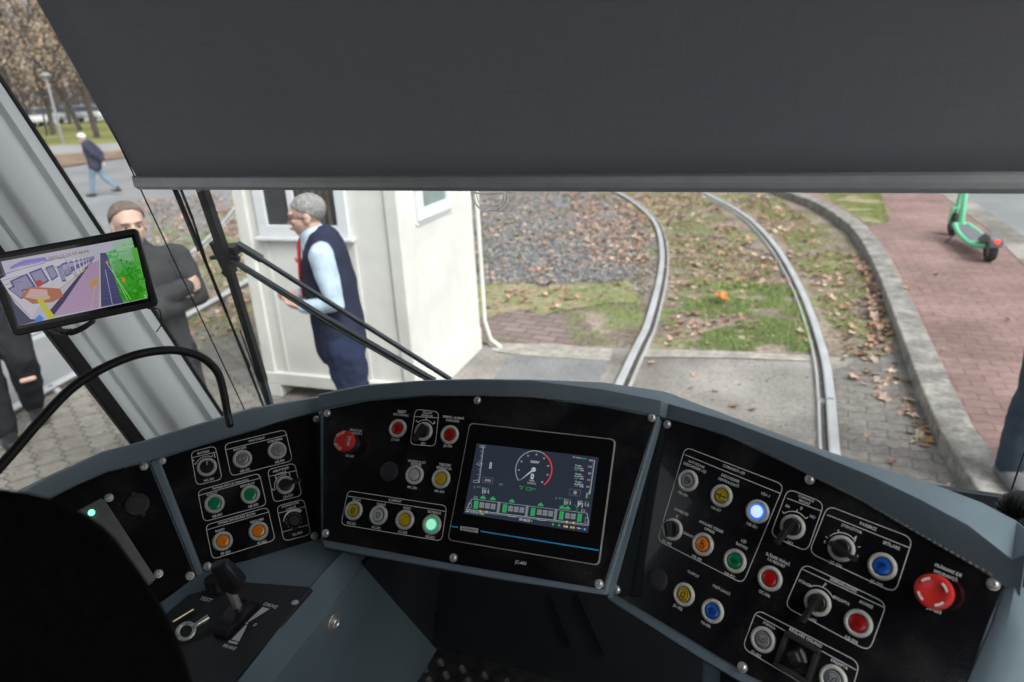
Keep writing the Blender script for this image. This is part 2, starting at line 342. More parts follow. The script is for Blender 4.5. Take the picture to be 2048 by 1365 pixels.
def pavers(name, c1, c2, mortar, bw, bh, msize, distort=.02, dscale=6, rot=0, rough=.8):
    m = mat(name, c1, rough); t = m.node_tree; b = t.nodes['Principled BSDF']
    tc = t.nodes.new('ShaderNodeTexCoord'); mp = t.nodes.new('ShaderNodeMapping'); mp.inputs['Rotation'].default_value[2] = rot
    t.links.new(tc.outputs['Object'], mp.inputs[0])
    wv = t.nodes.new('ShaderNodeSeparateXYZ'); t.links.new(mp.outputs[0], wv.inputs[0])
    sn = t.nodes.new('ShaderNodeMath'); sn.operation = 'MULTIPLY'; sn.inputs[1].default_value = 2*math.pi/bw*2; t.links.new(wv.outputs[0], sn.inputs[0])
    s2 = t.nodes.new('ShaderNodeMath'); s2.operation = 'SINE'; t.links.new(sn.outputs[0], s2.inputs[0])
    s3 = t.nodes.new('ShaderNodeMath'); s3.operation = 'MULTIPLY'; s3.inputs[1].default_value = distort; t.links.new(s2.outputs[0], s3.inputs[0])
    ad = t.nodes.new('ShaderNodeMath'); t.links.new(wv.outputs[1], ad.inputs[0]); t.links.new(s3.outputs[0], ad.inputs[1])
    cb = t.nodes.new('ShaderNodeCombineXYZ'); t.links.new(wv.outputs[0], cb.inputs[0]); t.links.new(ad.outputs[0], cb.inputs[1])
    br = t.nodes.new('ShaderNodeTexBrick'); t.links.new(cb.outputs[0], br.inputs['Vector'])
    br.inputs['Scale'].default_value = 1; br.inputs['Brick Width'].default_value = bw; br.inputs['Row Height'].default_value = bh
    br.inputs['Mortar Size'].default_value = msize; br.inputs['Mortar Smooth'].default_value = .3
    br.inputs['Color1'].default_value = (*c1, 1); br.inputs['Color2'].default_value = (*c2, 1); br.inputs['Mortar'].default_value = (*mortar, 1)
    nz = t.nodes.new('ShaderNodeTexNoise'); nz.inputs['Scale'].default_value = 1.3; nz.inputs['Detail'].default_value = 8; t.links.new(tc.outputs['Object'], nz.inputs[0])
    rp = t.nodes.new('ShaderNodeMapRange'); rp.inputs[1].default_value = .3; rp.inputs[2].default_value = .7; rp.inputs[3].default_value = .72; rp.inputs[4].default_value = 1.25; t.links.new(nz.outputs[0], rp.inputs[0])
    mx = t.nodes.new('ShaderNodeMix'); mx.data_type = 'RGBA'; mx.blend_type = 'MULTIPLY'; mx.inputs[0].default_value = 1
    t.links.new(br.outputs['Color'], mx.inputs[6]); t.links.new(rp.outputs[0], mx.inputs[7]); t.links.new(mx.outputs[2], b.inputs['Base Color'])
    bp = t.nodes.new('ShaderNodeBump'); bp.inputs['Distance'].default_value = .006; bp.invert = True
    t.links.new(br.outputs['Fac'], bp.inputs['Height']); t.links.new(bp.outputs[0], b.inputs['Normal'])
    return m
grain(M['concrete'], 30); grain(M['asphalt2'], 45); grain(M['stoneg'], 18, .6, 1.3); grain(M['kiosk'], 4, .93, 1.04); grain(M['moss'], 20, .6, 1.4); grain(M['gravelbase'], 40, .4, 2)
M['redpave'] = pavers('red_pavers', (.265, .165, .15), (.32, .205, .19), (.19, .13, .12), .20, .11, .005, distort=.010)
M['cobble'] = pavers('grey_cobbles', (.21, .19, .17), (.27, .25, .225), (.14, .125, .11), .22, .16, .008, distort=.012, rot=.5)
M['oldbrick'] = pavers('old_pavers', (.22, .16, .15), (.28, .21, .2), (.13, .10, .08), .24, .12, .009, distort=.0, rot=.1)

# ------------------------------------------------------------ terrain
def gz(x, y):
    d = math.hypot(x, y); t = min(max((d-40)/24, 0), 1); return 1.25*t*t*(3-2*t) + max(0, d-64)*.012
def hit(u, v):
    d = ray(u, v); t = 5.0
    while t < 300:
        P = EYE + d*t
        if P.z <= gz(P.x, P.y): return V((P.x, P.y, gz(P.x, P.y)))
        t *= 1.004
    return EYE + d*120
bm = bmesh.new(); rs = [0, 2, 6, 12, 20, 30, 38, 40]+[40+2*k for k in range(1, 16)]+[76, 90, 120, 200, 400, 900]
R_ = []
for r in rs:
    R_.append([bm.verts.new((0, 0, -.012))] if r == 0 else [bm.verts.new((r*math.cos(2*math.pi*k/96), r*math.sin(2*math.pi*k/96), gz(r, 0)-.012)) for k in range(96)])
for A, B in zip(R_, R_[1:]):
    for k in range(96):
        if len(A) == 1: bm.faces.new((A[0], B[k], B[(k+1) % 96]))
        else: bm.faces.new((A[k], B[k], B[(k+1) % 96], A[(k+1) % 96]))
tag(bobj('ground', bm, M['asphalt']), kind='structure')
def band(name, a0, a1, b0, b1, off, m, ext=40, n=60, kind='structure'):
    """strip of ground between two lines (pixel pairs), following the terrain"""
    A0, A1, B0, B1 = hit(*a0), hit(*a1), hit(*b0), hit(*b1); bm = bmesh.new(); g = []
    da = (A1-A0); da.z = 0; da.normalize(); db = (B1-B0); db.z = 0; db.normalize()
    for i in range(n+1):
        s = -ext + 2*ext*i/n; row = []
        for j in range(9):
            P = (A0+da*s)*(1-j/8) + (B0+db*s)*(j/8); row.append(bm.verts.new((P.x, P.y, gz(P.x, P.y)+off)))
        g.append(row)
    for i in range(n):
        for j in range(8): bm.faces.new((g[i][j], g[i+1][j], g[i+1][j+1], g[i][j+1]))
    o = bobj(name, bm, m)
    if o.data.polygons[0].normal.z < 0: o.data.flip_normals()
    return tag(o, kind=kind)
M['lotgrey'] = mat('lot_paving', (.42, .41, .39), .8, var=.06, scale=.3)
M['pathgrey'] = mat('path_paving', (.30, .29, .29), .8, var=.1, scale=.5)
M['litter'] = mat('leafy_soil', (.16, .10, .07), .95, c2=(.30, .20, .14), scale=1.2)
band('parking_lot', (79, 250), (196, 241), (52, 229), (172, 219), .01, M['lotgrey'], ext=60)
band('lawn', (107, 293), (224, 287), (79, 251), (196, 242), .02, M['lawn'], ext=50)
band('path', (110, 312), (241, 303), (107, 293), (224, 287), .03, M['pathgrey'])
band('verge', (127, 336), (241, 318), (110, 312), (241, 303), .04, M['litter'])

# rails ----------------------------------------------------
def ext(P, n0, n1):
    P = [V((p[0], p[1], 0)) for p in P]; return [P[0]+(P[0]-P[1])*n0] + P + [P[-1]+(P[-1]-P[-2])*n1]
NL = ext([(-1.09, 4.63), (-1.18, 6.19), (-1.5, 8.6), (-2.03, 10.92), (-2.77, 12.84), (-3.65, 14.63)], 4, 3)
NR = ext([(.345, 4.18), (.345, 4.75), (.31, 5.74), (.13, 7.53), (-.22, 9.7), (-.79, 11.95), (-1.8, 14.54)], 8, 2.5)
FA = ext([(-6.75, 2.9), (-7.3, 5.0), (-8.43, 7.53), (-9.91, 9.73), (-11.3, 11.6), (-13.3, 14.08)], 4, 2)
FB = ext([(-5.30, 2.75), (-5.5, 3.4), (-5.9, 5.1), (-6.46, 6.9), (-7.3, 8.7), (-8.6, 10.7), (-10.3, 12.9)], 8, 4)
def rail(P, side, label, grp):
    S = spline(P, 10); root = empty('rail', S[0]); tag(root, label, 'rail', grp)
    def sweep(nm, prof, m):
        bm = bmesh.new(); rings = []
        for p, t in zip(S, frames(S)):
            nrm = V((t.y, -t.x, 0))*side; rings.append([bm.verts.new(p + nrm*a + V((0, 0, b))) for a, b in prof])
        for A, B in zip(rings, rings[1:]):
            for k in range(len(prof)): bm.faces.new((A[k], A[(k+1) % len(prof)], B[(k+1) % len(prof)], B[k]))
        bm.faces.new(rings[0]); bm.faces.new(rings[-1][::-1])
        o = bobj(nm, bm, m, root, smooth=40); o.matrix_parent_inverse = Matrix.Translation(-S[0]); return o
    sweep('rail_web', [(-.037, -.02), (-.036, .030), (.033, .030), (.034, -.02)], M['railside'])
    sweep('rail_head', [(-.031, .0301), (-.030, .038), (-.022, .045), (.022, .045), (.030, .038), (.031, .0301)], M['railtop'])
    sweep('groove', [(.034, -.02), (.034, .008), (.066, .008), (.066, -.02)], M['railside'])
    sweep('guard_lip', [(.066, -.02), (.066, .026), (.070, .031), (.080, .031), (.084, .026), (.086, -.02)], M['railtop'])
    return root
rail(NL, 1, 'left rail of the curving track straight ahead, nearer the white kiosk', 'rails of the track straight ahead')
rail(NR, -1, 'right rail of the curving track straight ahead, nearer the kerb', 'rails of the track straight ahead')
rail(FA, 1, 'far rail of the side track, running behind the man in the dark coat', 'rails of the side track')
rail(FB, -1, 'near rail of the side track, between the cobbles and the leafy soil', 'rails of the side track')

def gp0(L_): return [tuple(atz(u, v, 0).xy) for u, v in L_]
M['concrete2'] = mat('pale_concrete', (.40, .37, .33), .85, var=.12, scale=4, bump=.5, bscale=50)
M['setts'] = pavers('worn_setts', (.19, .172, .158), (.24, .22, .20), (.13, .118, .105), .22, .11, .005, distort=.012, rot=0.05)
grain(M['concrete2'], 12, .6, 1.2); grain(M['setts'], 14, .7, 1.25); grain(M['redpave'], 12, .8, 1.15); grain(M['cobble'], 12, .75, 1.2)
# ground covers --------------------------------------------
KI = [(-.6, 16.9), (-.45, 14.5), (.26, 12.8), (.74, 10.6), (.87, 8.6), (.89, 7.15), (.89, 5.9), (.89, 5.26), (.9, 4.32), (.96, 3.77), (1.0, 3.3), (1.05, 2.2), (1.1, 0), (1.1, -4)]
KO = [V((*atz(u, v, .13).xy, 0)) for u, v in [(1640, 385), (1700, 420), (1735, 450), (1765, 490), (1805, 560), (1845, 640), (1880, 715), (1925, 810), (1985, 950)]]
fa = spline(FA, 6)
soil = [(p.x-.25, p.y) for p in fa if p.y > 4.7]
soil = soil + [(-14, 30), (2, 30)] + KI[:7] + [(.9, 5.45), (-2.5, 5.2), (-2.5, 3.95), (-3.7, 3.95), (-3.7, 4.7)]
flat('track_bed', soil, -.004, M['soil'])
flat('crossing_slab', [(-3.0, -3), (-2.5, 5.15), (-1.4, 5.36), (.2, 5.6), (.9, 5.62), (.9, 2.8), (1.0, -3)], .0, M['concrete'])
flat('slab_edge', gp0([(975, 688), (1105, 690), (1226, 700), (1220, 724), (1040, 712), (985, 703)]), .008, M['concrete2'])
flat('slab_edge', gp0([(1290, 700), (1460, 704), (1612, 713), (1616, 724), (1460, 718), (1288, 716)]), .008, M['concrete2'])
flat('side_setts', gp0([(1662, 745), (1798, 700), (1812, 760), (1990, 1080), (1800, 1100), (1690, 960)]), .004, M['setts'], jag=.05)
flat('asphalt_patch', [tuple(atz(u, v, .004).xy) for u, v in [(1030, 708), (1215, 722), (1190, 790), (960, 790)]], .004, M['asphalt2'], jag=.04)
flat('cobbles', [(-5.2, -3), (-5.35, 3.0), (-5.75, 4.75), (-3.7, 4.75), (-3.7, 3.9), (-2.5, 3.9), (-3.0, -3)], .0, M['cobble'])
flat('cobbles', [(-5.2, -3), (-5.35, 3.0), (-5.42, 3.3), (-5.2, 3.3)], .002, M['cobble'])
flat('old_pavers', [tuple(atz(u, v, 0).xy) for u, v in [(900, 690), (960, 618), (1130, 628), (1190, 652), (1150, 695)]], .006, M['oldbrick'], jag=.14)
flat('gravel_base', [tuple(atz(u, v, 0).xy) for u, v in [(930, 575), (940, 385), (1180, 385), (1240, 440), (1265, 560)]], .004, M['gravelbase'], jag=.3)
flat('moss_strip', [tuple(atz(u, v, 0).xy) for u, v in [(940, 630), (945, 572), (1270, 565), (1265, 600), (1100, 625)]], .008, M['moss'], jag=.2)
# kerb: granite blocks
bm = bmesh.new(); ki = spline([V((*p, 0)) for p in KI], 8)
L = 0; pts = [ki[0]]
for a, b in zip(ki, ki[1:]):
    L += (b-a).length
    if L > .72 + .25*random.random(): pts.append(b); L = 0
for i, (a, b) in enumerate(zip(pts, pts[1:])):
    t = (b-a).normalized(); n = V((-t.y, t.x, 0)); n = -n if n.x < 0 else n
    a2, b2 = a + t*.006, b - t*.006; hh = .125 + random.uniform(-.006, .006); wd = .2 + random.uniform(-.006, .01)
    prism(bm, [a2+V((0, 0, -.05)), b2+V((0, 0, -.05)), b2+V((0, 0, -.05))+n*wd, a2+V((0, 0, -.05))+n*wd], V((0, 0, hh+.05)))
tag(bobj('kerb', bm, M['stoneg'], bevel=.012), kind='structure')
inner = [(p.x+.19, p.y) for p in ki if p.y < 11.3 or p.y > 12]
flat('pavement', [(p.x+.17 if p.y < 11.3 else max(p.x+.17, .0)+0, p.y) for p in ki] + [(2.36, -4), (2.32, 3), (2.3, 8.5), (2.36, 10.1), (2.3, 13.8), (1.6, 17.5)], .118, M['redpave'])
bm = bmesh.new(); prism(bm, [V(p) for p in ((2.3, 8.5, -.05), (2.32, -4, -.05), (2.62, -4, -.05), (2.60, 8.5, -.05), (2.68, 10.1, -.05), (2.6, 14, -.05), (1.9, 18, -.05), (1.6, 17.5, -.05), (2.3, 13.8, -.05), (2.36, 10.1, -.05))], V((0, 0, .175)))
tag(bobj('outer_kerb', bm, M['concrete'], bevel=.01), kind='structure')
wedge = [(1636, 384), (1762, 384), (1778, 445), (1740, 452), (1700, 425)]
flat('grass_wedge', [tuple(atz(u, v, .122).xy) for u, v in wedge], .122, M['moss'], jag=.1)

# scattered stuff ------------------------------------------
def inpoly(x, y, P):
    c = False; n = len(P)
    for i in range(n):
        x1, y1 = P[i][:2]; x2, y2 = P[i-1][:2]
        if (y1 > y) != (y2 > y) and x < (x2-x1)*(y-y1)/(y2-y1)+x1: c = not c
    return c
def sample(P, n):
    xs = [p[0] for p in P]; ys = [p[1] for p in P]; out = []
    while len(out) < n:
        x, y = random.uniform(min(xs), max(xs)), random.uniform(min(ys), max(ys))
        if inpoly(x, y, P): out.append((x, y))
    return out
def gp(L_, z=0): return [tuple(atz(u, v, z).xy) for u, v in L_]
def colmesh(name, vs, fs, cs, m, smooth=False):
    me = bpy.data.meshes.new(name); me.from_pydata(vs, [], fs)
    at = me.color_attributes.new('col', 'FLOAT_COLOR', 'CORNER'); buf = []
    for p, c in zip(me.polygons, cs): buf += [c[0], c[1], c[2], 1.]*p.loop_total
    at.data.foreach_set('color', buf); me.update(); return addo(name, me, m)
M['leafcol'] = vmat('leaf_colour', .8); M['grasscol'] = vmat('grass_colour', .7); M['stonecol'] = vmat('stone_colour', .8)
def grass(name, patches):
    vs = []; fs = []; cs = []
    for P, dens, z0, hmin, hmax, pal in patches:
        xs = [p[0] for p in P]; ys = [p[1] for p in P]; n = int((max(xs)-min(xs))*(max(ys)-min(ys))*dens)
        for _ in range(n):
            x, y = random.uniform(min(xs), max(xs)), random.uniform(min(ys), max(ys))
            if not inpoly(x, y, P): continue
            cl = noise.noise(V((x*1.7, y*1.7, 3.1))) + .5*noise.noise(V((x*5, y*5, 9)))
            if cl < -.12 + random.uniform(-.12, .12): continue
            h = random.uniform(hmin, hmax)*(1+.7*max(0, cl)); a = random.uniform(0, 6.28); w_ = random.uniform(.004, .008); l = random.uniform(0, .6)*h
            i = len(vs); dx, dy = math.cos(a), math.sin(a)
            vs += [(x-dy*w_/2, y+dx*w_/2, z0), (x+dy*w_/2, y-dx*w_/2, z0), (x+dx*l, y+dy*l, z0+h)]; fs.append((i, i+1, i+2))
            c = random.choice(pal); k = random.uniform(.8, 1.25); cs.append(tuple(q*k for q in c))
    return tag(colmesh(name, vs, fs, cs, M['grasscol']), kind='stuff')
GR = [(.17, .30, .07), (.21, .33, .09), (.28, .36, .12), (.36, .36, .18)]; GY = [(.26, .32, .09), (.32, .34, .13), (.40, .37, .2), (.20, .28, .08)]
tag(grass('grass', [
    (gp([(1325, 600), (1590, 545), (1628, 705), (1330, 700)]), 14000, 0, .016, .042, GR),
    (gp([(1240, 385), (1385, 386), (1480, 470), (1560, 560), (1350, 600), (1335, 500)]), 3500, 0, .01, .03, GY),
    (gp([(1440, 386), (1560, 400), (1660, 470), (1720, 540), (1760, 640), (1700, 670), (1650, 640), (1610, 540), (1540, 450)]), 5500, 0, .01, .03, GY),
    (gp([(1090, 585), (1295, 560), (1265, 690), (1150, 690)]), 5000, 0, .01, .032, GR),
    (gp([(940, 570), (1290, 560), (1270, 620), (950, 612)]), 2500, 0, .008, .018, GY),
    (gp([(900, 380), (1200, 380), (1240, 480), (940, 560)]), 130, 0, .02, .06, GR),
    (gp(wedge, .12), 9000, .122, .01, .035, GY),
    (gp([(300, 440), (440, 455), (520, 540), (380, 620), (300, 560)]), 1200, 0, .015, .05, GR),
    (gp([(330, 640), (520, 590), (530, 680), (400, 700)]), 900, 0, .02, .06, GR),
    (gp([(1826, 838), (1850, 838), (1868, 892), (1830, 892)]), 2500, 0, .02, .05, GR),
    (gp([(900, 690), (1040, 690), (1040, 678), (940, 672)]), 2000, 0, .02, .05, GR),
]), 'short patchy green and yellow grass along the curving track', 'grass')
LEAFP = [(.38, .24, .17), (.48, .31, .22), (.36, .22, .17), (.52, .38, .29), (.46, .28, .16), (.27, .17, .14), (.58, .46, .38), (.40, .27, .21), (.46, .34, .27)]
def leaf(vs, fs, cs, x, y, z, s, c, curl=.35):
    a0 = random.uniform(0, 6.28); tx, ty = random.uniform(-.5, .5), random.uniform(-.5, .5); i = len(vs); n = 10
    vs.append((x, y, z+s*.12))
    for k in range(n):
        a = a0+2*math.pi*k/n; r = s*(1 if k % 2 == 0 else .52)*random.uniform(.8, 1.1); dx, dy = r*math.cos(a), r*math.sin(a)
        vs.append((x+dx, y+dy, z+max(.002, .5*s+dx*tx+dy*ty + curl*random.uniform(-.4, .6)*r)))
    for k in range(n): fs.append((i, i+1+k, i+1+(k+1) % n)); cs.append(c)
vs, fs, cs = [], [], []
for P, n in [(gp([(940, 384), (1225, 384), (1300, 450), (1290, 600), (940, 640)]), 2200), (gp([(1240, 384), (1400, 384), (1590, 560), (1620, 700), (1330, 700), (1335, 500)]), 2200), (gp([(1130, 384), (1240, 384), (1310, 470), (1290, 540), (1180, 520)]), 1600),
             (gp([(1440, 384), (1560, 400), (1690, 500), (1760, 600), (1790, 700), (1690, 700), (1600, 540)]), 900), (gp([(1650, 690), (1790, 690), (1850, 880), (1750, 800)]), 60),
             (gp([(1700, 500), (1745, 540), (1795, 720), (1740, 720), (1740, 600)]), 380), (gp([(1820, 840), (1850, 840), (1870, 900), (1835, 900)]), 14), (gp([(1000, 712), (1640, 730), (1660, 900), (1000, 800)]), 15), (gp([(1665, 740), (1810, 740), (1950, 1040), (1720, 960)]), 16),
             (gp([(280, 400), (480, 384), (500, 640), (400, 700), (300, 640)]), 2600), (gp([(1640, 384), (2040, 540), (2040, 800), (1880, 800), (1780, 500)], .12), 14)]:
    z0 = .12 if n == 14 and P[0][0] > .3 and P[-1][1] > 5 else 0.0
    for x, y in sample(P, n):
        if noise.noise(V((x*1.1, y*1.1, 7))) < -.12 and random.random() < .75: continue
        c = random.choice(LEAFP); k = random.uniform(.75, 1.2); leaf(vs, fs, cs, x, y, z0, random.uniform(.014, .05)*(.8 if random.random() < .6 else 1.15), tuple(q*k for q in c))
tag(colmesh('fallen_leaves', vs, fs, cs, M['leafcol']), 'brown and orange fallen leaves strewn over the track bed', 'fallen leaves', kind='stuff')
vs, fs, cs = [], [], []; q = atz(1442, 612, 0); leaf(vs, fs, cs, 0, 0, .05, .105, (.52, .22, .06), .6)
o = colmesh('maple_leaf', vs, fs, cs, M['leafcol']); o.location = (q.x, q.y, 0); tag(o, 'largest orange leaf lying on the green grass between the rails', 'leaf')
vs, fs, cs = [], [], []
for P, n, smin, smax in [(gp([(930, 572), (938, 384), (1180, 384), (1250, 440), (1275, 560)]), 13000, .008, .026), (gp([(1180, 384), (1225, 384), (1300, 450), (1325, 520), (1290, 600), (1250, 560), (1250, 440)]), 900, .01, .028), (gp([(1260, 384), (1400, 384), (1560, 540), (1340, 600), (1330, 480)]), 900, .008, .02), (gp([(280, 400), (480, 384), (520, 640), (400, 700), (300, 640)]), 900, .01, .03), (gp([(985, 705), (1640, 725), (1680, 940), (960, 800)]), 420, .002, .009), (gp([(1665, 730), (1800, 700), (1980, 1060), (1720, 960)]), 700, .002, .010), (gp([(380, 700), (540, 690), (560, 820), (0, 1000), (0, 800)]), 300, .003, .012)]:
    for x, y in sample(P, n):
        s = random.uniform(smin, smax); i = len(vs); g = random.choice([.07, .10, .14, .18, .24, .34]); c = (g, g*1.0, g*1.04) if random.random() < .8 else (g*1.15, g, g*.85)
        for dx, dy, dz in ((1, 0, 0), (0, 1, 0), (-1, 0, 0), (0, -1, 0), (0, 0, .8), (.6, .6, .5), (-.6, -.6, .5)):
            vs.append((x+s*dx*random.uniform(.6, 1.1), y+s*dy*random.uniform(.6, 1.1), s*.3+s*dz*random.uniform(.6, 1.1)))
        for f in ((0, 5, 4), (5, 1, 4), (1, 2, 4), (2, 6, 4), (6, 3, 4), (3, 0, 4), (0, 1, 5), (2, 3, 6)): fs.append(tuple(i+k for k in f)); cs.append(c)
tag(colmesh('gravel', vs, fs, cs, M['stonecol']), 'grey crushed stone gravel beside the white kiosk', 'gravel', kind='stuff')

# kiosk -----------------------------------------------------
KX0, KX1, KY0, KY1, KH = -3.62, -2.37, 3.82, 5.07, 2.55
ko = tag(empty('kiosk', (-3.0, 4.5, 0)), 'white sheet metal kiosk cabin standing beside the track', 'kiosk')
def kp(nm, bm, m, par=None, **k):
    o = bobj(nm, bm, m, par or ko, **k); o.matrix_parent_inverse = Matrix.Translation(-ko.location) ; return o
def wbox(bm, a, b): box(bm, a, b)
WF = (-3.42, -2.76, 1.27, 2.1)   # front window x0,x1,z0,z1
WS = (4.11, 4.62, 1.33, 1.98)    # side window y0,y1,z0,z1
bm = bmesh.new(); x0, x1, z0, z1 = WF
wbox(bm, (KX0, KY0, .2), (x0, KY0+.05, KH)); wbox(bm, (x1, KY0, .2), (KX1, KY0+.05, KH)); wbox(bm, (x0, KY0, .2), (x1, KY0+.05, z0)); wbox(bm, (x0, KY0, z1), (x1, KY0+.05, KH))
for xr in (-3.43, -2.72): wbox(bm, (xr-.012, KY0-.008, .21), (xr+.012, KY0-.001, 1.22))
kp('front_wall', bm, M['kiosk'])
bm = bmesh.new(); y0, y1, z0, z1 = WS
wbox(bm, (KX1-.05, KY0+.05, .2), (KX1, y0, KH)); wbox(bm, (KX1-.05, y1, .2), (KX1, KY1, KH)); wbox(bm, (KX1-.05, y0, .2), (KX1, y1, z0)); wbox(bm, (KX1-.05, y0, z1), (KX1, y1, KH))
kp('side_wall', bm, M['kiosk'])
bm = bmesh.new(); wbox(bm, (KX0, KY1-.05, .2), (KX1-.05, KY1, KH)); wbox(bm, (KX0, KY0+.05, .2), (KX0+.05, KY1-.05, KH)); kp('rear_wall', bm, M['kiosk'])
bm = bmesh.new(); wbox(bm, (KX0-.08, KY0-.08, KH), (KX1+.08, KY1+.08, KH+.12)); kp('roof', bm, M['kiosk'], bevel=.01)
bm = bmesh.new(); wbox(bm, (KX0-.015, KY0-.03, .1), (KX1+.02, KY1+.01, .2)); wbox(bm, (KX0-.015, KY0-.03, 0), (KX0+.12, KY0+.2, .1)); wbox(bm, (KX1-.5, KY0-.03, 0), (KX1+.02, KY1+.01, .1)); kp('base', bm, M['kiosk'], bevel=.008)
for cx, cy in ((KX0+.035, KY0-.006), (KX1-.035, KY0-.006)):
    bm = bmesh.new(); wbox(bm, (cx-.05, cy-.012, .2), (cx+.05, cy+.05, KH)); kp('corner_post', bm, M['kiosk'], bevel=.01)
bm = bmesh.new(); wbox(bm, (KX1-.01, KY1-.12, .2), (KX1+.012, KY1+.01, KH)); kp('corner_post', bm, M['kiosk'], bevel=.01)
x0, x1, z0, z1 = WF; f = bmesh.new()
for a, b in (((x0-.03, z0-.03), (x1+.03, z0+.05)), ((x0-.03, z1-.05), (x1+.03, z1+.03)), ((x0-.03, z0+.05), (x0+.05, z1-.05)), ((x1-.05, z0+.05), (x1+.03, z1-.05))): wbox(f, (a[0], KY0-.03, a[1]), (b[0], KY0-.002, b[1]))
wbox(f, (x0-.06, KY0-.05, z0-.055), (x1+.06, KY0-.003, z0-.032)); wbox(f, (x0+.24, KY0-.028, z0+.051), (x0+.29, KY0-.004, z1-.051))
wf = kp('window', f, M['kioskframe'], bevel=.004)
def sub(nm, bm, m, par, root, **k):
    o = bobj(nm, bm, m, par, **k); o.matrix_parent_inverse = (root_mat(root)).inverted() if par.parent is None else Matrix.Identity(4)
    return o
M['pane'] = mat('dark_window_glass', (.035, .04, .045), .08, var=.3, scale=3, spec=.8)
M['pane2'] = mat('pale_window_glass', (.23, .30, .30), .08, var=.15, scale=3, spec=.8)
f = bmesh.new(); wbox(f, (x0+.05, KY0-.012, z0+.05), (x1-.05, KY0-.006, z1-.05)); sub('pane', f, M['pane'], wf, ko)
f = bmesh.new()
for k in range(5): wbox(f, (x1-.12-.055*k, KY0-.016, z0+.05), (x1-.095-.055*k, KY0-.013, z1-.05))
sub('curtain', f, M['curtain'], wf, ko)
y0, y1, z0, z1 = WS; f = bmesh.new()
for a, b in (((y0-.03, z0-.03), (y1+.03, z0+.05)), ((y0-.03, z1-.05), (y1+.03, z1+.03)), ((y0-.03, z0+.05), (y0+.05, z1-.05)), ((y1-.05, z0+.05), (y1+.03, z1-.05))): wbox(f, (KX1+.002, a[0], a[1]), (KX1+.03, b[0], b[1]))
wbox(f, (KX1+.003, y0-.05, z0-.06), (KX1+.012, y1+.05, z0-.032))
ws = kp('window', f, M['kioskframe'], bevel=.004)
f = bmesh.new(); wbox(f, (KX1+.006, y0+.05, z0+.05), (KX1+.012, y1-.05, z1-.05)); sub('pane', f, M['pane2'], ws, ko)
f = bmesh.new(); dp = [(KX1+.05, KY1+.03, KH), (KX1+.05, KY1+.03, 1.0), (KX1+.05, KY1+.03, .25), (KX1+.09, KY1+.04, .08), (KX1+.17, KY1+.05, .01)]; loft(f, dp, .017, 10); kp('drainpipe', f, M['kiosk'], smooth=60)

_P = V((KX1, KY0, 0)); _a = math.radians(3.6); ko.location = _P + Matrix.Rotation(_a, 3, 'Z') @ (ko.location-_P); ko.rotation_euler[2] = _a
# ------------------------------------------------------------ tram cab
tram = tag(empty('tram_cab', (-.45, 0, .6)), 'grey tram cab front with raked windscreen, seen from the driver place', 'tram')
def tp(nm, bm, m, par=None, **k):
    o = bobj(nm, bm, m, par or tram, **k)
    if par is None: o.matrix_parent_inverse = Matrix.Translation(-tram.location)
    return o
LX, RX = -1.60, .72
bm = bmesh.new(); box(bm, (LX-.06, -1.5, 2.85), (RX+.06, 1.0, 2.95)); box(bm, (LX-.06, -1.5, .45), (RX+.06, -1.42, 1.55)); box(bm, (LX-.06, -1.5, 2.55), (RX+.06, -1.42, 2.84)); box(bm, (LX-.06, -1.5, 1.55), (-1.3, -1.42, 2.55)); box(bm, (.45, -1.5, 1.55), (RX+.06, -1.42, 2.55)); tp('cab_lining', bm, M['wall'])
bm = bmesh.new(); box(bm, (LX-.06, -1.4, .45), (LX-.005, 1.25, 1.22)); box(bm, (LX-.06, -1.4, 2.25), (LX, .65, 2.85)); box(bm, (LX-.06, -1.4, 1.22), (LX, -.06, 2.25)); tp('left_wall', bm, M['wall'])
bm = bmesh.new(); box(bm, (RX, -1.4, .45), (RX+.06, 1.25, 1.5)); box(bm, (RX, -1.4, 1.5), (RX+.06, -.3, 2.85)); box(bm, (RX, -.3, 2.3), (RX+.06, .8, 2.85)); tp('right_wall', bm, M['wall'])
bm = bmesh.new(); box(bm, (LX, -1.42, .45), (RX, 1.4, .595)); tag(bobj('floor', bm, M['wall']), kind='structure')
def gl(x, z, o=0): return V((x, 1.15+(1.95-z)*TG+o, z))      # a point on the windscreen
bm = bmesh.new(); box(bm, (LX-.06, 1.36, .3), (RX+.06, 1.52, 1.1)); tp('front_apron', bm, M['wall'], bevel=.02)
bm = bmesh.new()
prism(bm, [gl(LX, 2.62), gl(RX, 2.62), gl(RX, 2.9), gl(LX, 2.9)], V((0, .05, 0))); prism(bm, [gl(LX+.05, 1.1), gl(RX, 1.1), gl(RX, 1.19), gl(LX+.05, 1.19)], V((0, .05, 0)))
tp('windscreen_frame', bm, M['rubber'])
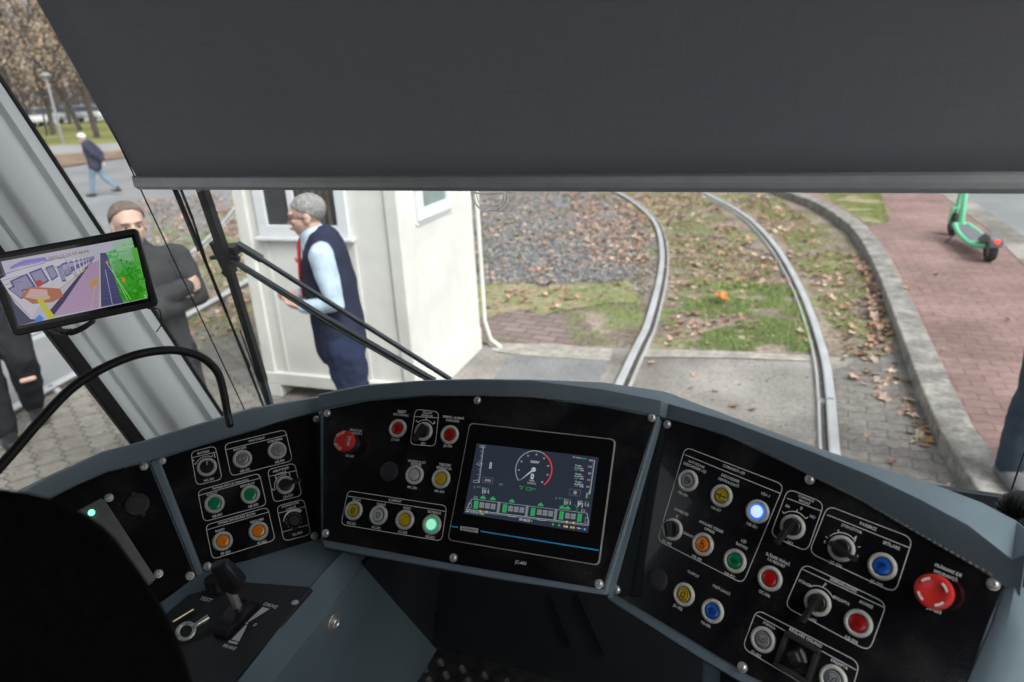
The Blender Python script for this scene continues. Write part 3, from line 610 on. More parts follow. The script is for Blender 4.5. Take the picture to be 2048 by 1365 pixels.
# glass: clear with a faint reflection
gm = bpy.data.materials.new('clear_glass'); gm.use_nodes = True; t = gm.node_tree; t.nodes.remove(t.nodes['Principled BSDF'])
tr = t.nodes.new('ShaderNodeBsdfTransparent'); tr.inputs[0].default_value = (.93, .95, .945, 1); gs = t.nodes.new('ShaderNodeBsdfGlossy'); gs.inputs['Roughness'].default_value = .02
lw = t.nodes.new('ShaderNodeLayerWeight'); p5 = t.nodes.new('ShaderNodeMath'); p5.operation = 'POWER'; p5.inputs[1].default_value = 5; t.links.new(lw.outputs['Facing'], p5.inputs[0])
fr = t.nodes.new('ShaderNodeMath'); fr.operation = 'MULTIPLY_ADD'; fr.inputs[1].default_value = .5; fr.inputs[2].default_value = .02; t.links.new(p5.outputs[0], fr.inputs[0]); ms = t.nodes.new('ShaderNodeMixShader')
t.links.new(fr.outputs[0], ms.inputs[0]); t.links.new(tr.outputs[0], ms.inputs[1]); t.links.new(gs.outputs[0], ms.inputs[2]); df = t.nodes.new('ShaderNodeBsdfDiffuse'); df.inputs[0].default_value = (.8, .8, .78, 1); m2 = t.nodes.new('ShaderNodeMixShader'); tg_ = t.nodes.new('ShaderNodeTexCoord'); ng = t.nodes.new('ShaderNodeTexNoise'); ng.inputs['Scale'].default_value = 3; ng.inputs['Detail'].default_value = 8; t.links.new(tg_.outputs['Object'], ng.inputs[0])
rg_ = t.nodes.new('ShaderNodeMapRange'); rg_.inputs[1].default_value = .35; rg_.inputs[2].default_value = .75; rg_.inputs[3].default_value = .006; rg_.inputs[4].default_value = .035; t.links.new(ng.outputs[0], rg_.inputs[0]); t.links.new(rg_.outputs[0], m2.inputs[0])
t.links.new(ms.outputs[0], m2.inputs[1]); t.links.new(df.outputs[0], m2.inputs[2]); t.links.new(m2.outputs[0], t.nodes['Material Output'].inputs[0])
M['glass'] = gm
# pillar: swept profile between the windscreen seam and the side window seam
R0, R1 = GLA.at(440, 830), GLA.at(0, 165)
L0, L1 = atx(280, 885, -1.6), atx(110, 660, -1.6)
dR = (R1-R0)/(R1.z-R0.z); dL = (L1-L0)/(L1.z-L0.z)
def seam(P, d, z): return P + d*(z-P.z)
def pillar_pt(t, z, off=0):
    a, b = seam(R0, dR, z), seam(L0, dL, z); inn = V((.9, -.43, 0)); return a*(1-t)+b*t + inn*off
prof = [(0, .0), (.008, .012), (.12, .015), (.145, .004), (.18, -.004), (.22, .004), (.30, .011), (.50, .014), (.55, .009), (.60, -.006), (.66, -.010), (.76, -.006), (.80, -.018), (.84, -.004), (.95, .006), (1.0, .0)]
bm = bmesh.new(); rings = []
for z in (1.05, 1.5, 2.0, 2.5, 2.88):
    rings.append([bm.verts.new(pillar_pt(t_, z, o_)) for t_, o_ in prof] + [bm.verts.new(pillar_pt(1, z, -.05)), bm.verts.new(pillar_pt(0, z, -.05))])
for A, B in zip(rings, rings[1:]):
    for k in range(len(A)): bm.faces.new((A[k], A[(k+1) % len(A)], B[(k+1) % len(A)], B[k]))
tp('pillar', bm, M['pillar'], smooth=70)
bm = bmesh.new(); bar(bm, pillar_pt(1.02, 1.1, .005), pillar_pt(1.02, 2.5, .005), .034, .02, V((0, 1, 0))); tp('window_seal', bm, M['rubber'], bevel=.003)
bm = bmesh.new(); bar(bm, pillar_pt(-.012, 1.05, .004), pillar_pt(-.012, 2.7, .004), .010, .012, V((1, 0, 0))); tp('windscreen_seal', bm, M['rubber'])
xl = lambda z: seam(R0, dR, z).x
bm = bmesh.new(); prism(bm, [gl(xl(1.15), 1.15), gl(RX, 1.15), gl(RX, 2.65), gl(xl(2.65), 2.65)], V((0, .005, 0))); wsn = tp('windscreen', bm, M['glass'])
bm = bmesh.new(); bar(bm, V((LX+.0, seam(L0, dL, 1.2).y, 1.2)), V((LX+.0, seam(L0, dL, 2.25).y, 2.25)), .001, .001)
bm.free(); bm = bmesh.new(); prism(bm, [V((LX-.03, -.06, 1.2)), V((LX-.03, seam(L0, dL, 1.2).y, 1.2)), V((LX-.03, seam(L0, dL, 2.25).y, 2.25)), V((LX-.03, -.06, 2.25))], V((-.005, 0, 0))); tp('side_window', bm, M['glass'])
bm = bmesh.new(); prism(bm, [V((RX+.02, -.3, 1.5)), V((RX+.02, 1.2, 1.5)), V((RX+.02, .82, 2.3)), V((RX+.02, -.3, 2.3))], V((.005, 0, 0))); tp('side_window', bm, M['glass'])
# printed dot band along the windscreen edge
bm = bmesh.new()
for k in range(430):
    z = 1.15 + k*.0036
    for j in range(7):
        r_ = .00165*(1-j/8.5); c = gl(xl(z) + .008 + j*.0036, z+(.0018 if j % 2 else 0), -.0015); c.x += 0
        vs_ = [bm.verts.new(c + V((math.cos(a*math.pi/3)*r_, -TG*math.sin(a*math.pi/3)*r_, math.sin(a*math.pi/3)*r_))) for a in range(6)]; bm.faces.new(vs_)
fo = bobj('dot_band', bm, M['black'], wsn)
# wiper outside the glass -------------------------------------
M['wiper'] = mat('wiper_black', (.02, .022, .025), .42, var=.15, scale=40); M['wiperg'] = mat('wiper_grey', (.075, .09, .105), .45)
wp = empty('windscreen_wiper', (0, 0, 0), parent=tram); wp.matrix_parent_inverse = Matrix.Translation(-tram.location)
def gw(u, v, h=-.05): return GLA.at(u, v, h)
def wbar(nm, L_, m):
    bm = bmesh.new()
    for a, b, w_, h_, hh in L_: bar(bm, gw(*a, hh), gw(*b, hh), w_, h_, V((1, 0, 0)))
    return bobj(nm, bm, m, wp, bevel=.002)
wbar('main_arm', [((378, 300), (448, 505), .024, .02, -.06), ((448, 505), (527, 762), .021, .018, -.06)], M['wiper'])
wbar('arm_foot', [((524, 750), (541, 812), .018, .014, -.062), ((480, 660), (534, 812), .004, .004, -.05)], M['wiperg'])
wbar('tube', [((332, 330), (403, 504), .007, .007, -.04), ((403, 504), (454, 628), .007, .007, -.04), ((454, 628), (528, 815), .006, .006, -.04), ((326, 330), (397, 504), .004, .004, -.035), ((358, 370), (386, 440), .006, .006, -.045), ((386, 440), (418, 540), .005, .005, -.045), ((430, 575), (500, 735), .005, .005, -.045)], M['wiper'])
wbar('joint', [((432, 482), (462, 545), .03, .024, -.075), ((444, 500), (478, 498), .022, .03, -.08), ((422, 516), (440, 514), .01, .01, -.075), ((447, 540), (460, 552), .016, .016, -.07)], M['wiper'])
wbar('upper_blade_arm', [((474, 489), (524, 519), .017, .015, -.09), ((505, 508), (902, 760), .012, .009, -.085)], M['wiperg'])
wbar('lower_blade_arm', [((456, 515), (664, 644), .012, .011, -.07), ((655, 638), (870, 762), .013, .011, -.07), ((466, 512), (480, 520), .013, .01, -.075), ((475, 528), (496, 544), .008, .012, -.068)], M['wiperg'])
wbar('rubber_blade', [((458, 521), (660, 650), .005, .006, -.055), ((650, 645), (862, 766), .005, .006, -.055)], M['wiper'])

# roller blind -------------------------------------------------
bl = tag(empty('roller_blind', (-.45, 1.1, 1.94)), 'dark grey roller blind pulled down over the upper windscreen with aluminium bottom bar', 'roller blind')
def bp_(nm, bm, m, **k):
    o = bobj(nm, bm, m, bl, **k); o.matrix_parent_inverse = Matrix.Translation(-bl.location); return o
B0 = aty(276, 357, 1.085); BX0 = B0.x; BZ = B0.z; BX1 = .43
def bf(x, z, o=0): return V((x, 1.085-(z-BZ)*math.tan(math.radians(20.3))+o, z))
bm = bmesh.new(); g = []
for i in range(25):
    x = BX0 + (BX1-BX0)*i/24; g.append([bm.verts.new(bf(x, BZ+(2.75-BZ)*j/16, .0015*math.sin(i*1.3)*math.sin(j*.4))) for j in range(17)])
for i in range(24):
    for j in range(16): bm.faces.new((g[i][j], g[i+1][j], g[i+1][j+1], g[i][j+1]))
o = bp_('fabric', bm, M['blind'], smooth=180); s_ = o.modifiers.new('s', 'SOLIDIFY'); s_.thickness = .0012
bm = bmesh.new(); b0, b1 = aty(276, 361, 1.085), None
prof = [(-.004, .005), (-.0105, .001), (-.0125, -.009), (-.012, -.018), (-.006, -.0245), (.006, -.0245), (.010, -.01), (.006, .005)]
rg = [[bm.verts.new(V((x, 1.087+a, BZ+b+.001))) for a, b in prof] for x in (BX0-.004, BX1+.004)]
for k in range(8): bm.faces.new((rg[0][k], rg[0][(k+1) % 8], rg[1][(k+1) % 8], rg[1][k]))
bm.faces.new(rg[0]); bm.faces.new(rg[1][::-1]); bp_('bottom_bar', bm, M['bar'], bevel=.0015)
for x in (BX0-.007, BX1+.007):
    bm = bmesh.new(); box(bm, (x-.006, 1.08, BZ-.018), (x+.006, 1.1, BZ+.006)); bp_('end_cap', bm, M['ring'], bevel=.002)
bm = bmesh.new(); box(bm, (BX0-.03, .76, 2.72), (BX1+.03, .86, 2.82)); bp_('roller_case', bm, M['bar'], bevel=.01)
wa, wb = aty(284, 385, 1.09), GLA.at(492, 826, .05)
bm = bmesh.new(); loft(bm, [wb + (wb-wa)*.3, wb, wa, wa+(wa-wb)*.9], .0016, 6); bp_('guide_wire', bm, M['steeldark'], smooth=60)
wa2, wb2 = GLA.at(2050, 900, .05), GLA.at(2010, 1018, .05)
bm = bmesh.new(); loft(bm, [wb2 + (wb2-wa2)*.3, wb2, wa2, V((wa2.x+.02, .82, 2.7))], .0016, 6); bp_('guide_wire', bm, M['steeldark'], smooth=60)
M['acryl'] = mat('clear_acrylic', (.95, .95, .95), .08, trans=.85, ior=1.4, var=.0)
hx = aty(980, 384, 1.09); bm = bmesh.new()
def hp(u, v): return aty(u, v, 1.09)
for wd, pts in ((.004, [(945, 384), (949, 402), (958, 416), (970, 420), (994, 420), (1006, 414), (1012, 400), (1015, 384)]), (.0026, [(952, 384), (957, 404), (966, 412), (998, 412), (1005, 403), (1008, 386)]), (.003, [(946, 386), (980, 388), (1014, 386)])):
    loft(bm, spline([hp(*q) for q in pts], 3), wd/2, 6)
bp_('pull_handle', bm, M['acryl'], smooth=60)

# ------------------------------------------------------------ control desk
M['radio'] = mat('grey_metal_face', (.16, .16, .16), .45, metal=.5)
desk = tag(empty('control_desk', (-.45, .95, .6)), 'wraparound grey blue driver control desk with black switch panels', 'control desk')
DM = Matrix.Translation(-desk.location)
def dpart(nm, bm, m, label=None, **k):
    o = bobj(nm, bm, m, desk, **k); o.matrix_parent_inverse = DM
    if label: o['label'] = label
    return o
# black panel plates
PX = dict(center=[(647, 821), (740, 802), (859, 793), (955, 792.5), (1064, 796), (1201, 813), (1312, 835), (1206, 1179), (1000, 1144), (900, 1127), (800, 1108), (646, 1080)],
          left=[(319, 919), (386, 897), (514, 859), (560, 844), (638, 824), (641, 1080), (520, 1116), (406, 1142)],
          right=[(1325, 840), (1360, 843), (1448, 872), (1530, 905), (1614, 950), (1720, 1003), (1821, 1062), (1920, 1118), (2008, 1170), (1975, 1250), (1915, 1420), (1700, 1450), (1500, 1352), (1361, 1267), (1226, 1186)],
          far=[(80, 1016), (107, 994), (160, 968), (214, 945), (297, 925), (392, 1156), (360, 1178), (328, 1200), (200, 1262)])
PL = dict(center=CEN, left=LEF, right=RIG, far=FAR)
plates = {}
for k, pts in PX.items():
    pl = PL[k]; bm = bmesh.new(); prism(bm, [pl.at(u, v, 0) for u, v in pts], -pl.n*.003)
    plates[k] = dpart('panel_plate', bm, M['plate'], {'center': 'middle black panel plate around the touchscreen', 'left': 'black panel plate with pantograph and loudspeaker switches', 'right': 'right black panel plate with door, wiper and signal switches', 'far': 'leftmost black panel plate with capped socket and green lamp'}[k], bevel=.0006)
# grey shell: rim (A inner, B ridge, C outer), then down behind
ST = [('far', (40, 1036), (36, 992), (34, 980)), ('far', (107, 991), (102, 955), (98, 949)), ('far', (214, 943), (206, 908), (203, 902)), ('far', (297, 922), (290, 885), (287, 880)),
      ('left', (386, 893), (377, 857), (375, 852)), ('left', (514, 856), (505, 820), (503, 814)), ('left', (634, 823), (634, 797), (633, 792)), ('left', (642, 821), (642, 796), (642, 791)),
      ('center', (640, 818), (638, 792), (637, 787)), ('center', (690, 806), (686, 782), (684, 777)), ('center', (740, 799), (733, 773), (731, 768)), ('center', (859, 790), (855, 763), (853, 759)), ('center', (955, 790), (953, 761), (952, 756.5)), ('center', (1064, 793), (1064, 763), (1064, 758)), ('center', (1201, 810), (1203, 780), (1204, 763)), ('center', (1320, 832), (1322, 803), (1327, 781)),
      ('right', (1332, 836), (1336, 809), (1342, 786)), ('right', (1448, 869), (1455, 843), (1470, 834)), ('right', (1614, 948), (1625, 906), (1650, 899)), ('right', (1720, 1001), (1733, 950), (1770, 936)), ('right', (1821, 1060), (1838, 1000), (1880, 971)), ('right', (1920, 1116), (1935, 1052), (1966, 1004)), ('right', (2014, 1176), (2025, 1122), (2034, 1040)), ('right', (2040, 1192), (2052, 1110), (2056, 1058))]
def station(k, A, B, C):
    pl = PL[k]; a = pl.at(*A, .001); hdir = V((-pl.n.x, -pl.n.y, 0)).normalized(); o_ = a + hdir*.004
    d = ray(*B); b = EYE + d*((o_-EYE).dot(hdir)/d.dot(hdir))
    c = atz(*C, b.z-.003); return a, b, c, hdir
rim = [station(*s) for s in ST]
def rimmesh(sts, name, lift=0.):
    bm = bmesh.new(); rows = []
    for a, b, c, h in sts:
        ln = max((c-b).length, .02); cc = b + (c-b).normalized()*ln
        out = (cc-b); out.z = 0; out = out.normalized()
        rows.append([bm.verts.new(p) for p in (a - h*.0 + V((0, 0, -.02)) + h*.02, a, b+V((0, 0, -.006)), b+out*.002, b+out*.007, cc-out*.006, cc+V((0, 0, -.002)), cc+out*.006+V((0, 0, -.010)), cc+out*.05+V((0, 0, -.13)), cc+out*.06+V((0, 0, -.4)))])
    for A, B in zip(rows, rows[1:]):
        for i in range(len(A)-1): bm.faces.new((A[i], A[i+1], B[i+1], B[i]))
    for r_ in (rows[0], rows[-1]): bm.faces.new(r_)
    return dpart(name, bm, M['shell'], smooth=38)
rimmesh(rim[:8], 'rim'); rimmesh(rim[8:], 'rim')
# shell body below and around the plates (3 mm under their faces)
def shellpoly(pl, pts, h=-.0025, th=.02, nm='shell'):
    bm = bmesh.new(); prism(bm, [pl.at(u, v, h) for u, v in pts], -pl.n*th); return dpart(nm, bm, M['shell'], bevel=.004, seg=3)
def shrink(a, b): return a
shellpoly(CEN, [(641, 812), (740, 797), (955, 788), (1201, 806), (1321, 830), (1288, 940), (1213, 1192), (1000, 1160), (800, 1124), (646, 1096)], nm='panel_surround')
shellpoly(LEF, [(300, 921), (386, 890), (514, 853), (642, 820), (648, 1096), (636, 1084), (520, 1121), (398, 1148)], nm='panel_surround')
shellpoly(RIG, [(1316, 834), (1448, 866), (1614, 944), (1821, 1056), (2030, 1176), (2030, 1260), (1990, 1420), (1700, 1500), (1480, 1366), (1395, 1316), (1212, 1199)], nm='panel_surround')
shellpoly(FAR, [(60, 1018), (107, 990), (214, 941), (301, 919), (398, 1150), (360, 1182), (325, 1206), (180, 1275)], nm='panel_surround')
# ribs standing between plates
def rib(pa, A0, A1, pb, B0, B1, h):
    bm = bmesh.new(); q = [pa.at(*A0, h), pb.at(*B0, h), pb.at(*B1, h), pa.at(*A1, h)]; prism(bm, q, V((0, .02, -.03))); dpart('rib', bm, M['shell'], bevel=.005, seg=3)
rib(CEN, (1313, 834), (1207, 1183), RIG, (1325, 838), (1227, 1187), .002)
rib(FAR, (297, 922), (393, 1158), LEF, (318, 918), (405, 1144), .002)
rib(LEF, (639.5, 824), (642, 1084), CEN, (646, 820), (646, 1086), .0015)
# lower lips turned under
def lip(pl, pts, dn=.05):
    bm = bmesh.new(); rows = []
    for u, v in pts:
        p = pl.at(u, v, -.004); h = V((-pl.n.x, -pl.n.y, 0)).normalized(); rows.append([bm.verts.new(x) for x in (p, p + V((0, 0, -.008)) + h*.006, p+V((0, 0, -dn))+h*.08, p+V((0, 0, -dn))+h*.25)])
    for A, B in zip(rows, rows[1:]):
        for i in range(3): bm.faces.new((A[i], A[i+1], B[i+1], B[i]))
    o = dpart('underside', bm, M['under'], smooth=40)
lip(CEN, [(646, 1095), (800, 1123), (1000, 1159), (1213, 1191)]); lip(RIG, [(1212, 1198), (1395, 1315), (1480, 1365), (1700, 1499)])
# right end column
bm = bmesh.new(); c0 = [RIG.at(2009, 1178, -.001), RIG.at(1985, 1250, -.001), RIG.at(1928, 1380, -.001)]
ce = [atv(2046, 1170, c0[0]), atv(2046, 1300, c0[1]), atv(2005, 1385, c0[2])]; rows = []
cm = [RIG.at(2030, 1172, .004), RIG.at(2012, 1260, .004), RIG.at(1960, 1400, .004)]
for a, m_, b in zip(c0, cm, ce): rows.append([bm.verts.new(x) for x in (a, m_, b + V((.02, 0, -.004)), b+V((.05, .02, -.05)), b+V((.05, .2, -.3)))])
for A, B in zip(rows, rows[1:]):
    for i in range(4): bm.faces.new((A[i], A[i+1], B[i+1], B[i]))
dpart('end_column', bm, M['shell'], smooth=50)
# perforated strip tucked under the rim
for pl, L_ in ((RIG, [(1448, 868), (1530, 903), (1614, 947), (1720, 999), (1821, 1058), (1925, 1118), (1990, 1154)]), (FAR, [(60, 1012), (107, 992), (160, 966), (214, 943), (285, 924)]), (CEN, [(880, 790.5), (955, 790.5), (1064, 794), (1110, 799)])):
    path = []
    for a, b in zip(L_, L_[1:]):
        n_ = int((pl.at(*b)-pl.at(*a)).length/.0035); path += [pl.at(a[0]+(b[0]-a[0])*k/n_, a[1]+(b[1]-a[1])*k/n_, .0022) for k in range(n_)]
    bm = bmesh.new(); loft(bm, path, [.0022 if k % 2 else .0010 for k in range(len(path))], 8); dpart('perforated_strip', bm, M['radio'])
# controller shelf on the left
SZ = 1.28
def sp_(u, v, z=SZ): return atz(u, v, z)
bm = bmesh.new()
top = [sp_(396, 1150), LEF.at(642, 1083, -.004), sp_(690, 1102), sp_(672, 1125), sp_(640, 1160), sp_(480, 1365), sp_(360, 1520), sp_(150, 1520), sp_(150, 1320), sp_(325, 1204)]
for p in top: p.z = SZ
# rounded outer edge
E0 = [sp_(690, 1102), sp_(672, 1125), sp_(640, 1160), sp_(480, 1365), sp_(360, 1520)]
S2 = [sp_(705, 1100, 1.262), sp_(725, 1128, 1.235), sp_(690, 1168, 1.235), sp_(530, 1365, 1.235), sp_(410, 1520, 1.235)]
prism(bm, top, V((0, 0, -.03))); dpart('shelf', bm, M['shell'])
bm = bmesh.new(); rows = []
for e, s2 in zip(E0, S2):
    e = V((e.x, e.y, SZ)); m1 = e*.55+s2*.45 + V((0, 0, .009)); m2 = e*.2 + s2*.8 + V((0, 0, .004)); rows.append([bm.verts.new(x) for x in (e + (e-s2)*.1, e, m1, m2, s2, s2+V((.002, 0, -.012)), s2+V((-.02, 0, -.03)))])
for A, B in zip(rows, rows[1:]):
    for i in range(6): bm.faces.new((A[i], A[i+1], B[i+1], B[i]))
dpart('shelf_edge', bm, M['shell'], smooth=60)
# side panel with lock, knee space, pedestal
s0, s1 = S2[-1], S2[1]; dd = (s1-s0); dd.z = 0; dd.normalize()
bm = bmesh.new(); a = V((s0.x+.002, s0.y-.3, 1.228)); b = V((s1.x+.002, s1.y, 1.228)); fb = V((-.845, 1.325, .602)); fa_ = a+V((-.11, 0, -.626)); prism(bm, [a, b, fb, fa_], V((-.015, 0, 0)))
dpart('side_panel', bm, M['shell'], 'dark side panel with a round lock under the controller shelf')
SP = Plane(b, (b-a), a-fa_)
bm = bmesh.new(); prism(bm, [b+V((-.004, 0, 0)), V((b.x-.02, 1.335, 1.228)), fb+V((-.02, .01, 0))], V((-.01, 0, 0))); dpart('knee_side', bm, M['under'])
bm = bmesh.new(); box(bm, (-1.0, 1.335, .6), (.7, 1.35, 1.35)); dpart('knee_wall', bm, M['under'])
for u0, v0, u1, v1 in ((1100, 1190, 1140, 1292), (1155, 1188, 1208, 1310), (800, 1130, 880, 1235)):
    bm = bmesh.new(); bar(bm, aty(u0, v0, 1.33), aty(u1, v1, 1.33), .006, .006, V((1, 0, 0))); dpart('trim_strip', bm, M['black'])
bm = bmesh.new(); pa = [atz(1396, 1316, 1.19), atz(1700, 1500, 1.19)]; h = V((-RIG.n.x, -RIG.n.y, 0)).normalized()
q = [RIG.at(1398, 1318, -.012), RIG.at(1700, 1500, -.012)]; q = [p+h*.01 for p in q]; prism(bm, [q[0], q[1], q[1]+V((0, 0, -.6)), q[0]+V((0, .0, -.6))], h*.03+V((0, .1, 0))); dpart('pedestal', bm, M['shell'], bevel=.006)
bm = bmesh.new(); P_ = Plane(q[0], q[1]-q[0], V((0, 0, 1)))
prism(bm, [P_.at(u, v, .004) for u, v in ((1440, 1346), (1475, 1362), (1475, 1440), (1440, 1420))], -P_.n*.003); dpart('vent_plate', bm, M['black'])
# tread plate floor
tb = bmesh.new(); box(tb, (-1.0, .2, .596), (.7, 1.335, .604))
tr_ = tag(bobj('tread_plate', tb, M['tread']), 'dark five bar chequered metal floor plate in the foot space', 'floor plate')
bm = bmesh.new(); s = .034
for i in range(-22, 20):
    for j in range(0, 30):
        cx, cy = -.3+i*s*1.0, .4+j*s*1.0
        if not (-.95 < cx < .65 and .25 < cy < 1.3): continue
        a = math.radians(45 if (i+j) % 2 else -45)
        for k in range(-2, 3):
            d = V((math.cos(a), math.sin(a), 0)); n_ = V((-d.y, d.x, 0)); c = V((cx, cy, .6045))+n_*k*.0058
            L_ = .0125-.001*abs(k); vs_ = [bm.verts.new(c+d*x+n_*y+V((0, 0, z))) for x, y, z in ((-L_, 0, 0), (0, -.0016, 0), (L_, 0, 0), (0, .0016, 0), (0, 0, .0024))]
            for f_ in ((0, 1, 4), (1, 2, 4), (2, 3, 4), (3, 0, 4)): bm.faces.new([vs_[x] for x in f_])
o = bobj('tread_bars', bm, M['tread'], tr_)

# ------------------------------------------------------------ prints on the panels
C4 = lambda x, y: (x/3.413+360, y/3.413+780)
C5 = lambda x, y: (x/2.926+620, y/2.926+760)
C7 = lambda x, y: (x/2.415+1200, y/2.415+820)
W = (.72, .72, .72); LW = .0011
def T(d, cf, s, x, y, w_, c=W, asp=1.08):
    sc_ = {C4: 3.413, C5: 2.926, C7: 2.415}[cf]; d.text(s, *cf(x, y), w_/sc_, c, asp=asp)
d = Decal(LEF, .0004)
for q in ([(74, 425), (240, 383), (288, 610), (113, 652)], [(303, 372), (718, 272), (769, 484), (349, 590)], [(121, 690), (541, 569), (591, 786), (163, 901)], [(174, 925), (598, 801), (650, 1025), (222, 1157)], [(597, 546), (782, 500), (832, 722), (641, 768)], [(660, 795), (845, 746), (893, 987), (710, 1034)]): d.frame([C4(*p) for p in q], .010, LW, W)
for a, b in (((82, 464), (252, 424)), ((313, 410), (732, 308)), ((128, 722), (550, 602)), ((181, 957), (607, 834)), ((605, 592), (791, 553)), ((668, 843), (855, 798)), ((703, 970), (880, 922))): d.linepx(C4(*a), C4(*b), LW, W)
for s, x, y, w_ in (('BATERIE', 160, 427, 84), ('PANTOGRAF', 524, 339, 112), ('COBORÂRE', 648, 343, 105), ('RIDICARE', 409, 402, 90), ('HC-S01', 198, 613, 70), ('GB-S02', 444, 550, 68), ('GB-S01', 680, 488, 66), ('AEROTERMĂ', 688, 543, 115), ('CABINĂ', 693, 566, 68), ('ÎNTRERUPĂTOR PRINCIPAL', 348, 642, 258), ('DECUPLAT', 462, 648, 100), ('CUPLAT', 218, 710, 76), ('GB-S04', 254, 858, 70), ('GB-S03', 499, 790, 70), ('LA-S01', 738, 725, 64), ('OPRIRE DIFUZOARE SALON', 387, 879, 264), ('RECLAME', 527, 893, 94), ('RADIO', 273, 958, 64), ('PF-S02', 560, 1042, 66), ('PF-S01', 312, 1113, 68), ('INTENSITATE', 752, 785, 120), ('LUMINĂ', 758, 806, 74), ('KC-R01', 803, 981, 68), ('0', 92, 482, 10), ('1', 236, 448, 6), ('0', 632, 681, 10), ('1', 656, 603, 6), ('2', 748, 577, 10)): T(d, C4, s, x, y, w_)
def sarc(d, cf, x, y, R, a0, a1, ticks):
    cx, cy = d.pl.xy(*cf(x, y)); d.arc(cx, cy, R, a0, a1, LW, W)
    for a in ticks:
        ca, sa = math.cos(math.radians(a)), math.sin(math.radians(a)); d.strip([(cx+R*ca, cy+R*sa), (cx+(R+.004)*ca, cy+(R+.004)*sa)], LW, W)
sarc(d, C4, 184, 528, .0215, 55, 150, (55, 150)); sarc(d, C4, 718, 650, .0205, 75, 190, (75, 128, 190))
cx, cy = LEF.xy(*C4(778, 895)); n_ = 22; o_, i_ = [], []
for k in range(n_+1):
    a = math.radians(170-130*k/n_); i_.append((cx+.0185*math.cos(a), cy+.0185*math.sin(a))); o_.append((cx+(.0195+.0055*k/n_)*math.cos(a), cy+(.0195+.0055*k/n_)*math.sin(a)))
for k in range(n_): d.poly([i_[k], i_[k+1], o_[k+1], o_[k]], W)
d.build('lettering', M['whiteprint'], plates['left'])
d = Decal(CEN, .0004)
d.frame([C5(*p) for p in [(222, 649), (801, 738), (771, 944), (182, 847)]], .010, LW, W); d.linepx(C5(219, 680), C5(797, 771), LW, W)
d.frame([C4(*p) for p in [(1608, 133), (1768, 152), (1742, 386), (1571, 372)]], .010, LW, W); d.linepx(C4(1603, 183), C4(1761, 192), LW, W)
for s, x, y, w_ in (('RESET', 1516, 150, 56), ('ELECTRONIC', 1510, 171, 105), ('IZOLARE', 1690, 157, 62), ('INVERTOR', 1688, 177, 78), ('SEMNAL ALARMĂ', 1868, 187, 145), ('PASAGERI', 1862, 211, 88), ('A', 1615, 212, 11), ('0', 1681, 200, 9), ('B', 1738, 224, 10), ('JC-S09', 1468, 343, 55), ('S01', 1660, 367, 30), ('JD-P01', 1828, 387, 58), ('FRÂNĂ DE', 1202, 275, 80), ('URGENȚĂ 4', 1194, 297, 96), ('GC-S07', 1160, 453, 58), ('UNGERE BUZĂ', 1618, 489, 122), ('BANDAJ', 1612, 511, 70), ('TRECERE', 1808, 513, 84), ('SEPARATOR', 1803, 535, 105), ('MC-S01', 1586, 667, 64), ('MD-S04', 1770, 693, 65), ('ILUMINAT', 1470, 757, 88), ('SALON', 1206, 751, 56), ('CABINĂ', 1375, 780, 62), ('BORD', 1551, 808, 50), ('EXTERIOR', 1738, 838, 92), ('KC-S01', 1170, 912, 58), ('KC-S02', 1340, 942, 60), ('KC-S03', 1520, 972, 62), ('KB-S01', 1708, 1005, 62)): T(d, C4, s, x, y, w_)
T(d, C5, 'JC-A01', 1232, 1073, 66)
sarc(d, C4, 1664, 285, .0225, 45, 135, (45, 90, 135))
d.build('lettering', M['whiteprint'], plates['center'])
d = Decal(RIG, .0004)
for q in ([(413, 180), (890, 363), (691, 840), (278, 630)], [(908, 381), (1084, 450), (1001, 686), (823, 605)], [(1100, 463), (1512, 620), (1426, 885), (1010, 690)], [(984, 743), (1386, 935), (1301, 1168), (893, 950)], [(758, 964), (1256, 1222), (1190, 1450), (688, 1150)]): d.frame([C7(*p) for p in q], .012, LW, W)
for a, b in (((410, 217), (873, 405)), ((903, 427), (1068, 489)), ((1097, 507), (1498, 668)), ((978, 770), (1374, 955)), ((757, 992), (1240, 1258))): d.linepx(C7(*a), C7(*b), LW, W)
